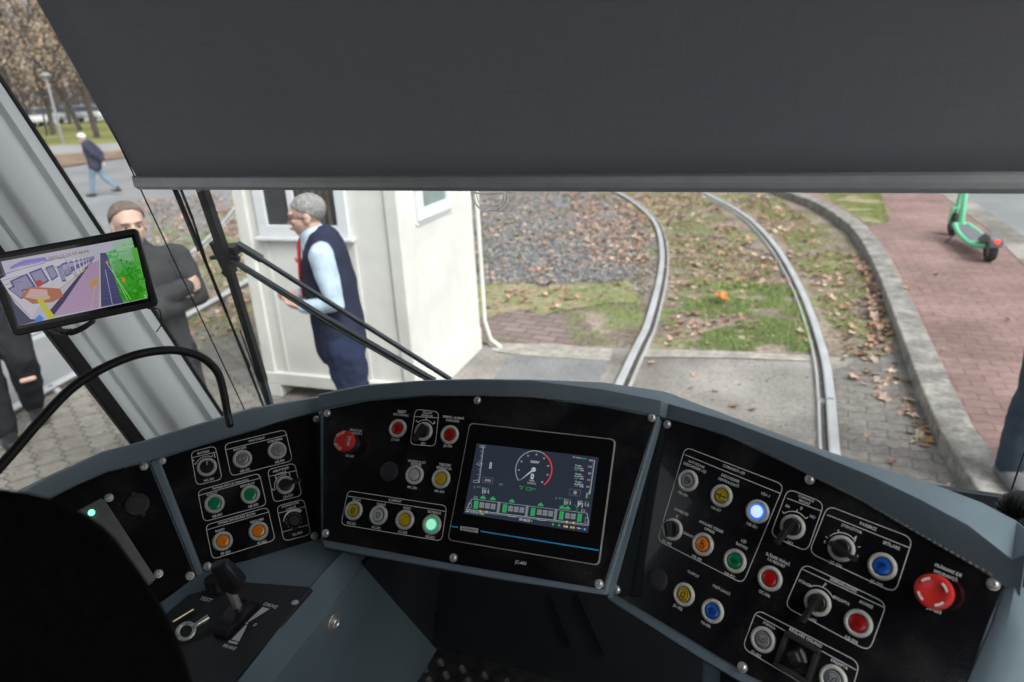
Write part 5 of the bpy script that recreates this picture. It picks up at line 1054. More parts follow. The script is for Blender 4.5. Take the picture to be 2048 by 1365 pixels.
# curved slot cover
e0 = (sq[0]+sq[1])/2; e1 = (sq[2]+sq[3])/2; hw = (sq[1]-sq[0]).length*.44; ax = (e1-e0).normalized(); sd = V((-ax.y, ax.x, 0)); mid = (e0+e1)/2; hl = (e1-e0).length*.47
bm = bmesh.new(); rows = []
for k in range(17):
    a = math.pi*k/16; c = mid - ax*hl*math.cos(a) + V((0, 0, .022*math.sin(a)+.001)); rows.append([bm.verts.new(c+sd*hw*j) for j in (-1, 1)] )
for A, B in zip(rows, rows[1:]): bm.faces.new((A[0], A[1], B[1], B[0]))
bm.faces.new([r_[0] for r_ in rows]); bm.faces.new([r_[1] for r_ in rows][::-1])
M['cover'] = mat('smoky_cover', (.015, .012, .02), .25); dpart('slot_cover', bm, M['cover'], smooth=35)
Pb = mid - ax*hl*.22 + V((0, 0, .010)); Pt = atv(461, 1180, Pb)
bm = bmesh.new(); loft(bm, [Pb, Pt], .0075, 20); lv = dpart('controller_lever', bm, M['steel'], 'T shaped black grip on a steel shaft', smooth=40)
Ga = atv(467, 1167, Pt); Gb = atv(437, 1125, Pt) ; dr = (Gb-Ga); mv = V((0, 0, 0)); Gb = Gb + mv
bm = bmesh.new(); gd = (Gb-Ga).normalized(); gr = V((CX.x, CX.y, 0)).normalized(); gr = (gr-gd*gr.dot(gd)).normalized(); gn_ = gd.cross(gr); rows = []
for t_, w_, h_ in ((-.12, .017, .012), (0, .021, .0155), (.45, .0195, .014), (.9, .0155, .010), (1.0, .012, .007)):
    c_ = Ga.lerp(Gb, t_); rows.append([bm.verts.new(c_+gr*w_*i+gn_*h_*j) for i, j in ((-1, -.6), (-.6, -1), (.6, -1), (1, -.6), (1, .6), (.6, 1), (-.6, 1), (-1, .6))])
for A, B in zip(rows, rows[1:]):
    for k in range(8): bm.faces.new((A[k], A[(k+1) % 8], B[(k+1) % 8], B[k]))
bm.faces.new(rows[0]); bm.faces.new(rows[-1][::-1]); loft(bm, [Pt-V((0, 0, .002)), Ga-V((0, 0, .004))], .0125, 18, caps=False); M['grip'] = mat('grip_rubber', (.022, .022, .025), .45, var=.1); bobj('grip', bm, M['grip'], lv, smooth=35, bevel=.002)
kq = SH.at(431, 1177); bm = bmesh.new(); lathe(bm, [(.0175, 0), (.0175, .002), (.016, .004), (.016, .020), (.0145, .023), (0, .023)], kq, V((1, 0, 0)), V((0, 1, 0)), V((0, 0, 1)), 28); dpart('test_button', bm, M['black'], 'round black button beside TEST', smooth=40)
bm = bmesh.new(); lathe(bm, [(.0062, 0), (.0058, .0015), (.003, .002), (0, .002)], SH.at(590, 1206, .0003), V((1, 0, 0)), V((0, 1, 0)), V((0, 0, 1)), 20); dpart('screw', bm, M['steel'], smooth=40)
# round lock on the side panel
lk = SP.at(666, 1244, .002); bm = bmesh.new(); lathe(bm, [(.0185, 0), (.0175, .002), (.0115, .004), (.0115, .007), (.0095, .009), (.008, .007), (0, .007)], lk, SP.r, SP.u, SP.n, 32); dpart('lock', bm, M['steel'], 'round chrome lock', smooth=40)
# keys lying on the plate
ky = tag(empty('key_ring', SH.at(372, 1263)), 'steel keys with a round bow lying on the black plate beside the seat', 'keys')
def kpart(nm, bm, m, **k): o = bobj(nm, bm, m, ky, **k); o.matrix_parent_inverse = Matrix.Translation(-ky.location); return o
kc = SH.at(372, 1263, .012); kt = SH.at(404, 1243, .016); kt2 = SH.at(417, 1235, .017); kd_ = (kt-kc).normalized(); kn = (V((0, 0, 1))*.8 + V((kd_.y, -kd_.x, 0))*.55).normalized(); ks = kd_.cross(kn).normalized()
bm = bmesh.new(); ring = [kc + kd_*.0125*math.cos(2*math.pi*k/24) + ks*.0125*math.sin(2*math.pi*k/24) for k in range(25)]; loft(bm, ring, .0034, 8, ref=kn, caps=False); loft(bm, [kc+kd_*.0125, kt], .0042, 10); loft(bm, [kt, kt2], .0052, 16, caps=False); kpart('round_key', bm, M['steel'], smooth=50)
bm = bmesh.new(); bar(bm, SH.at(345, 1244, .006), SH.at(386, 1219, .006), .0065, .002, V((0, 0, .2))+V((.5, .5, 0))); M['brass'] = mat('brass', (.5, .42, .25), .35, metal=1); kpart('flat_key', bm, M['brass'])

# gooseneck microphone -----------------------------------------
g0 = rim[5][1]*.4 + rim[5][2]*.6
gb = GLA.at(455, 832, .20); gb = EYE + ray(455, 836)*1.27
gn = tag(empty('gooseneck_microphone', gb), 'black ribbed gooseneck rising from the desk rim and bending left', 'gooseneck')
ptsg = [EYE + ray(u, v)*s for u, v, s in ((460, 850, 1.28), (455, 828, 1.28), (445, 775, 1.27), (433, 742, 1.26), (405, 716, 1.24), (370, 704, 1.22), (330, 701, 1.19), (270, 711, 1.15), (200, 740, 1.11), (140, 780, 1.07), (80, 842, 1.03), (30, 900, 1.0), (-30, 970, .97), (-90, 1060, .95))]
S_ = spline(ptsg, 8); bm = bmesh.new(); loft(bm, S_[:15], .0072, 16); o = bobj('rigid_tube', bm, M['black'], gn, smooth=60); o.matrix_parent_inverse = Matrix.Translation(-gn.location)
S2_ = []; R2 = []; SS = spline(S_[12:], 3); acc = 0; prev = SS[0]
step = .0022; path = [SS[0]]
for p in SS[1:]:
    while (p-path[-1]).length > step: path.append(path[-1] + (p-path[-1]).normalized()*step)
bm = bmesh.new(); loft(bm, path, [.0078 if k % 2 else .0068 for k in range(len(path))], 12); o = bobj('ribbed_hose', bm, M['rubber'], gn, smooth=60); o.matrix_parent_inverse = Matrix.Translation(-gn.location)
# hose at the right end
hr = tag(empty('corrugated_hose', EYE+ray(2040, 1020)*1.0), 'black corrugated hose looping behind the right end of the desk', 'hose')
pt = [EYE+ray(u, v)*s for u, v, s in ((2012, 1040, 1.05), (2018, 1020, 1.05), (2035, 1008, 1.04), (2060, 1012, 1.02), (2090, 1050, 1.0), (2105, 1120, .97), (2085, 1220, .93), (2060, 1320, .9), (2035, 1430, .88))]
path = [spline(pt, 10)[0]]
for p in spline(pt, 10)[1:]:
    while (p-path[-1]).length > .003: path.append(path[-1]+(p-path[-1]).normalized()*.003)
bm = bmesh.new(); loft(bm, path, [.020 if k % 2 else .017 for k in range(len(path))], 20); o = bobj('hose', bm, M['rubber'], hr, smooth=60); o.matrix_parent_inverse = Matrix.Translation(-hr.location)

# camera monitor on the pillar ---------------------------------
MC = [(-3, 524), (264, 475), (296, 596), (38, 651)]; DS = [1.0*1.24, 1.0603*1.24, 1.0838*1.24, 1.0235*1.24]
MP = [EYE+ray(*q)*s for q, s in zip(MC, DS)]; MO = Plane(MP[3], MP[2]-MP[3], MP[0]-MP[3])
mon = tag(empty('camera_monitor', (MP[0]+MP[2])/2), 'tilted black framed monitor showing a rear view camera picture of trams', 'monitor')
def mpart(nm, bm, m, **k): o = bobj(nm, bm, m, mon, **k); o.matrix_parent_inverse = Matrix.Translation(-mon.location); return o
bm = bmesh.new(); out = rpoly([(-32, 512), (274, 456), (319, 612), (28, 674)], .012, MO); prism(bm, [MO.p(x, y, .004) for x, y in out], -MO.n*.026); mpart('housing', bm, M['black'], bevel=.003)
d = Decal(MO, .0048)
C8 = lambda x, y: (x/5.248, y/5.248+440)
def q8(pts, c, dh=0): d.polypx([C8(*q) for q in pts], c, dh)
q8(((0, 440), (1385, 185), (1555, 820), (200, 1110)), (.44, .43, .52))
q8(((1050, 350), (1120, 345), (1300, 870), (1060, 915), (1045, 600)), (.06, .06, .16), .0001)
q8(((1120, 345), (1250, 290), (1385, 185), (1555, 820), (1300, 868)), (.07, .40, .09), .0001)
q8(((1180, 240), (1385, 185), (1410, 290), (1230, 330)), (.30, .50, .36), .0002)
q8(((1230, 400), (1410, 450), (1470, 560), (1540, 750), (1400, 640)), (.0, .30, .01), .0002)
q8(((1400, 300), (1440, 290), (1555, 800), (1480, 760), (1440, 560)), (.10, .42, .05), .0003)
q8(((950, 460), (1045, 420), (1055, 600), (1040, 918), (560, 1010), (660, 880)), (.40, .28, .42), .0002)
q8(((950, 460), (900, 500), (520, 960), (560, 1010), (680, 860)), (.04, .03, .09), .0003)
q8(((10, 620), (230, 500), (700, 400), (960, 400), (940, 470), (800, 590), (420, 900), (330, 1040), (170, 880)), (.52, .50, .56), .0002)
q8(((0, 440), (20, 437), (170, 880), (330, 1040), (470, 1040), (200, 1110)), (.06, .06, .12), .0001)
for p in (((110, 640), (290, 560), (385, 700), (180, 770)), ((310, 550), (440, 500), (525, 640), (400, 710)), ((480, 500), (560, 470), (620, 590), (550, 640)), ((600, 490), (640, 475), (700, 640), (660, 650)), ((640, 470), (700, 440), (760, 560), (700, 600)), ((90, 720), (190, 670), (290, 800), (230, 830))): q8(p, (.07, .07, .22), .0004); q8([(x*.8+sum(a[0] for a in p)/4*.2, y*.8+sum(a[1] for a in p)/4*.2) for x, y in p], (.25, .24, .38), .0005)
rnd = random.Random(4)
def lp(p, q, t): return (p[0]+(q[0]-p[0])*t, p[1]+(q[1]-p[1])*t)
for k in range(11):                       # windows of the trams running towards the vanishing point
    t0 = 1-.80**(k+1); t1 = 1-.80**(k+1.72); a, b, c, e = lp((560, 478), (1030, 372), t0), lp((560, 478), (1030, 372), t1), lp((600, 640), (1030, 388), t1), lp((600, 640), (1030, 388), t0)
    q8((a, b, c, e), (.10, .10, .26), .0004); q8((lp(a, e, .15), lp(b, c, .15), lp(b, c, .5), lp(a, e, .5)), (.34, .33, .50), .0005)
for k in range(10):
    t0 = 1-.78**(k+.6); a, b = lp((700, 420), (1020, 375), t0), lp((790, 640), (985, 430), t0); d.linepx(C8(*a), C8(*b), .0007, (.10, .08, .22), .0005)
d.linepx(C8(10, 640), C8(960, 400), .0008, (.15, .13, .35), .0005); d.linepx(C8(430, 870), C8(900, 520), .0016, (.45, .38, .10), .0005); d.linepx(C8(20, 690), C8(230, 640), .0008, (.1, .1, .3), .0006)
for k in range(26):                       # paving rows and sleepers
    t0 = (k/26)**.6; a, b = lp((560, 1010), (955, 455), t0), lp((1035, 918), (1040, 425), t0); d.linepx(C8(*a), C8(*b), .0005, (.32, .21, .34), .00035)
    a, b = lp((1065, 905), (1050, 370), t0), lp((1290, 868), (1118, 352), t0); d.linepx(C8(*a), C8(*b), .0006, (.13, .13, .26), .00035)
for k in range(420):                      # mottled green right side
    u, v = rnd.random(), rnd.random(); a, b = lp((1125, 350), (1310, 862), v), lp((1385, 190), (1548, 812), v); p_ = lp(a, b, u); s_ = rnd.uniform(8, 26)*(.5+v)
    k1 = max(0, 1-v*2.0)*(1-.5*u); g_ = rnd.uniform(-.05, .05); c_ = (max(0, .04+.36*k1+g_*.5), .30+.22*k1+g_, max(0, .02+.36*k1+g_*.5))
    if p_[0]+s_ < 1540 and p_[1]-s_ > 200: q8(((p_[0]-s_, p_[1]-s_*.5), (p_[0]+s_*.6, p_[1]-s_*.8), (p_[0]+s_, p_[1]+s_*.4), (p_[0]-s_*.4, p_[1]+s_*.7)), c_, .0002+.00004*(k % 5))
for k in range(150):                      # speckle on the cream tram side and purple canopy
    u, v = rnd.random(), rnd.random(); p_ = lp(lp((40, 640), (900, 415), u), lp((220, 900), (880, 560), u), v); s_ = rnd.uniform(4, 12); g_ = rnd.uniform(.36, .60); q8(((p_[0]-s_, p_[1]), (p_[0], p_[1]-s_), (p_[0]+s_, p_[1]), (p_[0], p_[1]+s_*.6)), (g_, g_*.96, g_*1.08), .0003)
for k in range(60): u = rnd.random(); p_ = lp((110, 500), (720, 385), u); s_ = rnd.uniform(5, 16); q8(((p_[0]-s_*1.5, p_[1]+s_*.4), (p_[0]+s_, p_[1]-s_), (p_[0]+s_*1.6, p_[1]+s_*.5)), (.18+rnd.random()*.15, .16+rnd.random()*.15, .45), .0004)
q8(((130, 480), (260, 420), (480, 390), (500, 420), (280, 460), (120, 520)), (.20, .18, .50), .0004)
q8(((230, 800), (300, 700), (520, 710), (640, 720), (670, 800), (560, 860), (350, 880)), (.40, .14, .08), .0006); q8(((330, 720), (500, 730), (520, 830), (380, 830), (270, 810)), (.55, .36, .36), .0007)
q8(((380, 640), (430, 625), (465, 665), (430, 700), (385, 690)), (.40, .05, .04), .0006)
q8(((385, 820), (440, 815), (590, 1020), (520, 1040)), (.48, .48, .04), .0008); q8(((430, 820), (520, 790), (540, 815), (450, 850)), (.45, .42, .2), .0008)
q8(((370, 1040), (420, 990), (470, 1030), (440, 1060), (380, 1075)), (.06, .22, .62), .0008)
for p in (((1000, 620), (1025, 615), (1025, 660), (1000, 690), (950, 700), (955, 665)), ((1280, 600), (1320, 610), (1310, 660), (1280, 640)), ((1115, 430), (1140, 430), (1140, 460), (1115, 460))): q8(p, (.55, .26, .04), .0006)
for a, b, w_, c in (((1050, 350), (1060, 915), .0016, (.5, .5, .35)), ((1020, 600), (960, 940), .0014, (.5, .42, .1)), ((1060, 360), (1110, 520), .001, (.1, .1, .2)), ((1130, 460), (1375, 830), .0012, (.35, .6, .2)), ((1180, 520), (1345, 840), .001, (.3, .55, .3)), ((1110, 520), (1185, 890), .001, (.4, .4, .5)), ((0, 580), (480, 450), .0009, (.1, .1, .3)), ((690, 410), (800, 600), .001, (.1, .1, .3)), ((720, 405), (820, 580), .001, (.3, .3, .5)), ((90, 760), (330, 1020), .001, (.2, .2, .3))): d.linepx(C8(*a), C8(*b), w_, c, .0005)
for k in range(10): yy = 330+k*5; d.linepx(C8(1240+k*14, 300-k*4), C8(1262+k*16, 400+k*4), .0008, (.35, .55, .4), .0004)
d.text('2020-12-10 07:48:04', *C8(728, 365), 430/5.248, (.28, .16, .03), .0009); d.text('2', *C8(1527, 800), 4, (.6, .7, .6), .0009)
M['monpx'] = vmat('monitor_pixels', .15, emis=.48); sco = d.build('screen', M['monpx'], mon); sco.matrix_parent_inverse = Matrix.Translation(-mon.location)
bm = bmesh.new(); prism(bm, [MO.at(u, v, .0042) for u, v in ((-10, 520), (268, 468), (303, 603), (34, 659))], -MO.n*.0004); mpart('inner_bezel', bm, M['plate'])
bm = bmesh.new()
for k, (dx, dy) in enumerate(((0, 0), (8, -6), (-6, -3), (14, -10))):
    P0 = [EYE+ray(u, v)*s for u, v, s in ((95+dx, 650, 1.42), (110+dx, 664+dy*.4, 1.40), (140+dx, 669+dy, 1.38), (170+dx, 657+dy, 1.40), (188, 640, 1.42))]; loft(bm, spline(P0, 6), .0032, 8)
mpart('cable', bm, M['rubber'], smooth=60)
bm = bmesh.new(); P0 = [EYE+ray(u, v)*s for u, v, s in ((296, 618, 1.42), (316, 618, 1.42), (322, 632, 1.43), (322, 650, 1.45), (313, 664, 1.47))]; loft(bm, spline(P0, 6), .0013, 8); mpart('cable', bm, M['rubber'], smooth=60)
bm = bmesh.new(); loft(bm, [MO.at(150, 560, -.02), pillar_pt(.6, MO.at(150, 560, -.02).z-.12, .0)], .015, 14); mpart('mount_arm', bm, M['black'], smooth=40)

# driver seat ---------------------------------------------------
seat = tag(empty('driver_seat', (-.62, .05, .6)), 'black padded driver seat back filling the lower left corner', 'seat')
def spart(nm, bm, m, **k): o = bobj(nm, bm, m, seat, **k); o.matrix_parent_inverse = Matrix.Translation(-seat.location); return o
prof = [(-60, 968), (0, 974), (56, 983), (100, 994), (141, 1010), (175, 1028), (206, 1049), (235, 1078), (257, 1109), (282, 1142), (302, 1172), (322, 1204), (340, 1238), (354, 1268), (366, 1300), (378, 1334), (388, 1368), (405, 1440), (415, 1560)]
SBP = EYE + ray(150, 1200)*.56; seat_pl = Plane(SBP, V((.92, .39, 0)), V((-.05, .12, 1)))
pts = [seat_pl.at(u, v) for u, v in prof] + [seat_pl.at(300, 1900), seat_pl.at(-500, 1900), seat_pl.at(-500, 1000), seat_pl.at(-250, 968)]
bm = bmesh.new(); cen_ = sum(pts, V())/len(pts)
rows = []
for sc_f, off in ((.90, .02), (.96, .012), (.985, 0), (.985, -.035), (.96, -.058), (.90, -.07)): rows.append([bm.verts.new(cen_+(p-cen_)*sc_f + (EYE-SBP).normalized()*off) for p in pts])
for A, B in zip(rows, rows[1:]):
    for k in range(len(A)): bm.faces.new((A[k], A[(k+1) % len(A)], B[(k+1) % len(A)], B[k]))
bm.faces.new(rows[0]); bm.faces.new(rows[-1][::-1]); spart('backrest', bm, M['fabricblk'], smooth=70)
bm = bmesh.new(); box(bm, (-.9, -.35, .98), (-.42, .22, 1.08)); spart('seat_cushion', bm, M['fabricblk'], bevel=.03)
bm = bmesh.new(); loft(bm, [(-.66, -.05, .6), (-.66, -.05, 1.0)], .05, 20); spart('pedestal', bm, M['black'], smooth=40)
# ------------------------------------------------------------ people
def cloth(name, c, rough=.85, var=.12, bs=90, bump=.5): return mat(name, c, rough, var=var, scale=14, bump=bump, bscale=bs, spec=.2)
M['navy'] = cloth('navy_fleece', (.028, .032, .062)); M['navyt'] = cloth('navy_trousers', (.026, .036, .078)); M['shirt'] = cloth('pale_blue_shirt', (.50, .62, .74), .7)
M['coat'] = cloth('charcoal_wool_coat', (.05, .05, .054), .95, bs=150, bump=.2); M['blackcloth'] = cloth('black_clothes', (.016, .018, .022)); M['jacket'] = cloth('dark_navy_jacket', (.045, .045, .075))
M['jeans'] = cloth('light_jeans', (.17, .25, .33)); M['djeans'] = cloth('dark_jeans', (.026, .045, .07)); M['shoe'] = mat('dark_shoe', (.02, .02, .022), .5); M['gshoe'] = mat('grey_shoe', (.13, .14, .15), .7)
M['hairg'] = mat('grey_hair', (.27, .265, .26), .75, var=.3, scale=70, bump=.4, bscale=250); M['hairw'] = mat('white_hair', (.75, .74, .72), .8); M['haird'] = mat('dark_cropped_hair', (.15, .115, .095), .8, var=.3, scale=60); M['eye'] = mat('eye', (.03, .025, .02), .2); M['lip'] = mat('lip', (.35, .14, .11), .5); M['redcloth'] = mat('red_tie', (.50, .03, .05), .7)
def remesh(o, vox, sm=3, disp=0, dscale=.1):
    r = o.modifiers.new('r', 'REMESH'); r.mode = 'VOXEL'; r.voxel_size = vox; r.use_smooth_shade = True
    s = o.modifiers.new('s', 'SMOOTH'); s.iterations = sm; s.factor = .5
    if disp:
        tx = bpy.data.textures.new('folds', 'CLOUDS'); tx.noise_scale = dscale; d = o.modifiers.new('d', 'DISPLACE'); d.texture = tx; d.strength = disp; d.mid_level = .5; d.texture_coords = 'LOCAL'
def ellip(bm, c, r, M_=None, n=16):
    m = Matrix.Translation(c) @ (M_ or Matrix.Identity(4)) @ Matrix.Diagonal((*r, 1)); bmesh.ops.create_uvsphere(bm, u_segments=n, v_segments=n*3//4, radius=1, matrix=m)
def head(bm, c, R):
    """R: 4x4 rotation, face towards local -Y"""
    T_ = Matrix.Translation(c) @ R
    def E(p, r): ellip(bm, T_ @ V(p), r, R)
    E((0, .012, .03), (.074, .094, .083)); E((0, -.018, -.03), (.060, .070, .075)); E((0, -.045, -.078), (.034, .034, .026)); E((0, -.07, .028), (.052, .020, .016)); E((0, -.03, -.035), (.062, .045, .04))
    loft(bm, [T_ @ V(p) for p in ((0, -.078, .018), (0, -.095, -.01), (0, -.103, -.026))], [(.009, .009), (.012, .012), (.016, .011)], 10, ref=(R @ V((1, 0, 0)).to_4d()).to_3d())
    E((0, -.084, -.056), (.024, .012, .009))
    for s in (-1, 1): E((s*.074, .012, -.008), (.010, .020, .033)); E((s*.032, -.062, -.015), (.018, .02, .016))
def hand(bm, wr, d, pn, side, curl=.6, L_=.085):
    """wr wrist, d direction, pn palm normal, side +1/-1 thumb side"""
    d = d.normalized(); pn = (pn-d*pn.dot(d)).normalized(); s = d.cross(pn)*side
    loft(bm, [wr, wr+d*.03, wr+d*L_], [(.024, .018), (.036, .016), (.041, .013)], 12, ref=s)
    for k, (o_, fl) in enumerate(((.031, .068), (.011, .076), (-.010, .072), (-.030, .058))):
        p = wr+d*(L_-.005)+s*o_; a = 0; pts = [p]
        for j, q in enumerate((.45, .32, .25)):
            a += curl*(.5, .9, .6)[j]; p = p + (d*math.cos(a)+pn*math.sin(a))*fl*q; pts.append(p)
        loft(bm, pts, [.0095, .009, .0082, .007], 8)
    p = wr+d*.02+s*.03; loft(bm, [p, p+d*.025+s*.022+pn*.008, p+d*.055+s*.028+pn*.02], [.013, .011, .009], 8)
def X4(a): return Matrix.Rotation(a, 4, 'X')
def Z4(a): return Matrix.Rotation(a, 4, 'Z')
def person(loc, yaw, label, J, wear, vox=.007, group=None):
    """joints in local metres, facing local -Y"""
    root = tag(empty('person', loc, yaw), label, 'person', group)
    def leg(bm, s, k=1., e=0.): h, kn, an = J['hip'+s], J['knee'+s], J['ankle'+s]; loft(bm, [h, (h*.5+kn*.5), kn, kn*.55+an*.45, an], [.085*k+e, .078*k+e, .056*k+e, .054*k+e, .036*k+e], 14)
    def foot(bm, s, e=0.):
        an = J['ankle'+s]; dr = J.get('toe'+s, V((0, -1, 0))).normalized(); b = V((an.x, an.y, an.z-.05)); loft(bm, [b-dr*.055, b+dr*.03, b+dr*.12, b+dr*.18], [(.034+e, .034+e), (.040+e, .036+e), (.046+e, .026+e), (.036+e, .018+e)], 14, ref=V((-dr.y, dr.x, 0)))
        loft(bm, [an+V((0, 0, .04)), b], [.038+e, .04+e], 12)
    def arm(bm, s, k=1., e=0., upto=1.):
        a, b, c = J['sh'+s], J['el'+s], J['wr'+s]; c = b*(1-upto)+c*upto; loft(bm, [a, a*.5+b*.5, b, b*.5+c*.5, c], [.052*k+e, .048*k+e, .040*k+e, .036*k+e, .026*k+e], 12)
    P, Ch, Nk, H = J['pelvis'], J['chest'], J['neck'], J['head']
    def torso(bm, e=0., low=0., flare=1., shw=1.):
        shc = (J['shL']+J['shR'])/2; pts = [P-V((0, 0, .10+low)), P, P*.5+Ch*.5, Ch, shc-V((0, 0, .02)), shc+V((0, 0, .045))]
        loft(bm, pts, [((.165+e)*flare, (.115+e)*flare), (.165+e, .118+e), (.150+e, .112+e), (.165+e, .118+e), ((.165+e)*(1 if shw == 1 else .86), .092+e), (.09+e, .07+e)], 20)
        mS = (J['shL']+J['shR'])/2; loft(bm, [mS+(J['shL']-mS)*shw, mS+(J['shR']-mS)*shw], .055+e*(1 if shw == 1 else .5), 12)
    bm = bmesh.new(); torso(bm)
    for s in 'LR': leg(bm, s); arm(bm, s); foot(bm, s); hand(bm, J['wr'+s], J.get('hd'+s, J['wr'+s]-J['el'+s]), J.get('pn'+s, V((0, 0, -1))), 1 if s == 'L' else -1, J.get('curl', .6))
    loft(bm, [Nk-V((0, 0, .05)), Nk*.4+H*.6], [.06, .054], 14)
    HR = Z4(J.get('hyaw', 0)) @ X4(J.get('hpitch', 0)); head(bm, H, HR); o = bobj('body', bm, M['skin'], root); remesh(o, vox, 2); TH = Matrix.Translation(H) @ HR
    for s in (-1, 1):
        bm = bmesh.new(); ellip(bm, TH @ V((s*.030, -.076, .002)), (.009, .006, .005), HR, 10); bobj('eye', bm, M['eye'], root, smooth=180)
        bm = bmesh.new(); loft(bm, [TH @ V((s*.012, -.092, .024)), TH @ V((s*.03, -.088, .028)), TH @ V((s*.048, -.074, .023))], .0026, 6); bobj('eyebrow', bm, J.get('hairmat', M['haird']), root, smooth=180)
    bm = bmesh.new(); loft(bm, [TH @ V((-.02, -.088, -.056)), TH @ V((0, -.097, -.056)), TH @ V((.02, -.088, -.056))], [.003, .0055, .003], 8); bobj('mouth', bm, M['lip'], root, smooth=180)
    if 'hair' in J:
        bm = bmesh.new(); vol = J['hair']; ellip(bm, TH @ V((0, .020, .036)), (.078+vol, .094+vol, .080+vol), HR, 56)
        cut = TH @ V((0, -.062, .056)); 
        for v in list(bm.verts):
            q = TH.inverted() @ v.co; lim = (.092 if J.get('recede') else .062)-(q.y+.066)*(.85 if J.get('recede') else .62)
            if q.y > .055: lim = -.055
            if q.z < lim or (q.y < -.074 and q.z < .08): v.tag = True
        bmesh.ops.delete(bm, geom=[v for v in bm.verts if v.tag], context='VERTS')
        for v in bm.verts: v.co += (v.co-TH.translation).normalized()*(noise.noise(v.co*60)*.004+noise.noise(v.co*150)*.004)
        o = bobj('hair', bm, J['hairmat'], root, smooth=180); s_ = o.modifiers.new('s', 'SOLIDIFY'); s_.thickness = .006; s_.offset = -.5
    for nm, m, fn, kw in wear:
        bm = bmesh.new(); fn(bm, leg, foot, arm, torso, J, TH); o = bobj(nm, bm, m, root)
        if kw.get('label'): o['label'] = kw['label']
        if kw.get('solid'): 
            for p_ in o.data.polygons: p_.use_smooth = True
        else: remesh(o, kw.get('vox', .012), 3, kw.get('disp', .012), kw.get('ds', .09))
    return root
def joints(h=1.72, **k):
    f = h/1.75
    J = dict(pelvis=V((0, 0, .95)), chest=V((0, 0, 1.22)), neck=V((0, 0, 1.47)), head=V((0, -.015, 1.61)), hipL=V((.09, 0, .9)), hipR=V((-.09, 0, .9)), kneeL=V((.10, -.02, .5)), kneeR=V((-.10, -.02, .5)), ankleL=V((.11, 0, .085)), ankleR=V((-.11, 0, .085)),
             shL=V((.185, 0, 1.41)), shR=V((-.185, 0, 1.41)), elL=V((.24, .02, 1.12)), elR=V((-.24, .02, 1.12)), wrL=V((.25, -.04, .86)), wrR=V((-.25, -.04, .86)))
    J.update(k)
    for q, v in J.items():
        if isinstance(v, V) and q not in ('hdL', 'hdR', 'pnL', 'pnR', 'toeL', 'toeR'): J[q] = v*f
    return J
def w_trous(k=1.12, e=.012):
    def f(bm, leg, foot, arm, torso, J, TH):
        for s in 'LR': leg(bm, s, k, e)
        loft(bm, [J['hipL'], J['hipR']], .11, 12); loft(bm, [J['pelvis']-V((0, 0, .06)), J['pelvis']+V((0, 0, .06))], [(.172, .128), (.165, .122)], 18)
    return f
def w_jack(e=.02, low=.0, arms=True, flare=1.05, collar=True, k=1.1):
    def f(bm, leg, foot, arm, torso, J, TH):
        torso(bm, e, low, flare, 1. if arms else J.get('shw', 1.))
        if arms:
            for s in 'LR': arm(bm, s, k, e*.8, .97)
        if collar: loft(bm, [J['neck']-V((0, 0, .05)), J['neck']+V((0, 0, .025))], [.088, .076], 16)
    return f
def w_shoes(e=.006):
    def f(bm, leg, foot, arm, torso, J, TH):
        for s in 'LR': foot(bm, s, e)
    return f

# man in the vest, seen from his left side: faces local -Y
Jv = joints(1.67, pelvis=V((0, .02, .95)), hipL=V((.09, .03, .9)), hipR=V((-.09, .03, .9)), kneeL=V((.1, .07, .5)), kneeR=V((-.09, .02, .51)), ankleL=V((.11, .17, .085)), ankleR=V((-.10, .12, .085)),  elL=V((.25, .05, 1.13)), wrL=V((.16, -.15, 1.11)), elR=V((-.24, .02, 1.12)), wrR=V((-.06, -.20, 1.13)), hdL=V((-.6, -.7, .0)), hdR=V((.4, -.8, .1)), pnL=V((-.3, .3, .6)), pnR=V((.3, .3, .6)), curl=.9, shw=.62, hpitch=.10, hair=.000, hairmat=M['hairg'], head=V((0, -.075, 1.60)), neck=V((0, -.03, 1.47)))
def glasses(bm, leg, foot, arm, torso, J, TH):
    for s in (-1, 1):
        c = TH @ V((s*.032, -.098, .0)); r = [TH @ V((s*.032+.021*math.cos(a*math.pi/8), -.098, .015*math.sin(a*math.pi/8))) for a in range(17)]; loft(bm, r, .0024, 6, caps=False)
        loft(bm, [TH @ V((s*.053, -.096, .004)), TH @ V((s*.078, -.05, .004)), TH @ V((s*.082, .015, -.002))], .0026, 6)
    loft(bm, [TH @ V((-.011, -.1, .003)), TH @ V((.011, -.1, .003))], .0022, 6)
def tie(bm, leg, foot, arm, torso, J, TH):
    loft(bm, [V((0, -.095, 1.45)), V((0, -.135, 1.38)), V((0, -.152, 1.2)), V((0, -.15, 1.08))], [(.02, .008), (.024, .01), (.034, .01), (.03, .008)], 10)
def vcollar(bm, leg, foot, arm, torso, J, TH):
    n = J['neck']; 
    for a in range(0, 13):
        pass
    loft(bm, [n+V((0, .045, -.075)), n+V((0, .040, .012))], [(.094, .070), (.078, .052)], 20)
def scol(bm, leg, foot, arm, torso, J, TH):
    n = J['neck']; loft(bm, [n+V((0, -.012, -.06)), n+V((0, -.016, .030))], [(.082, .088), (.072, .075)], 20)
def logo(bm, leg, foot, arm, torso, J, TH): loft(bm, [V((.072, -.149, 1.31)), V((.105, -.140, 1.305))], [(.012, .006), (.012, .006)], 8, ref=V((0, 0, 1)))
vl = aty(664, 560, 3.05)
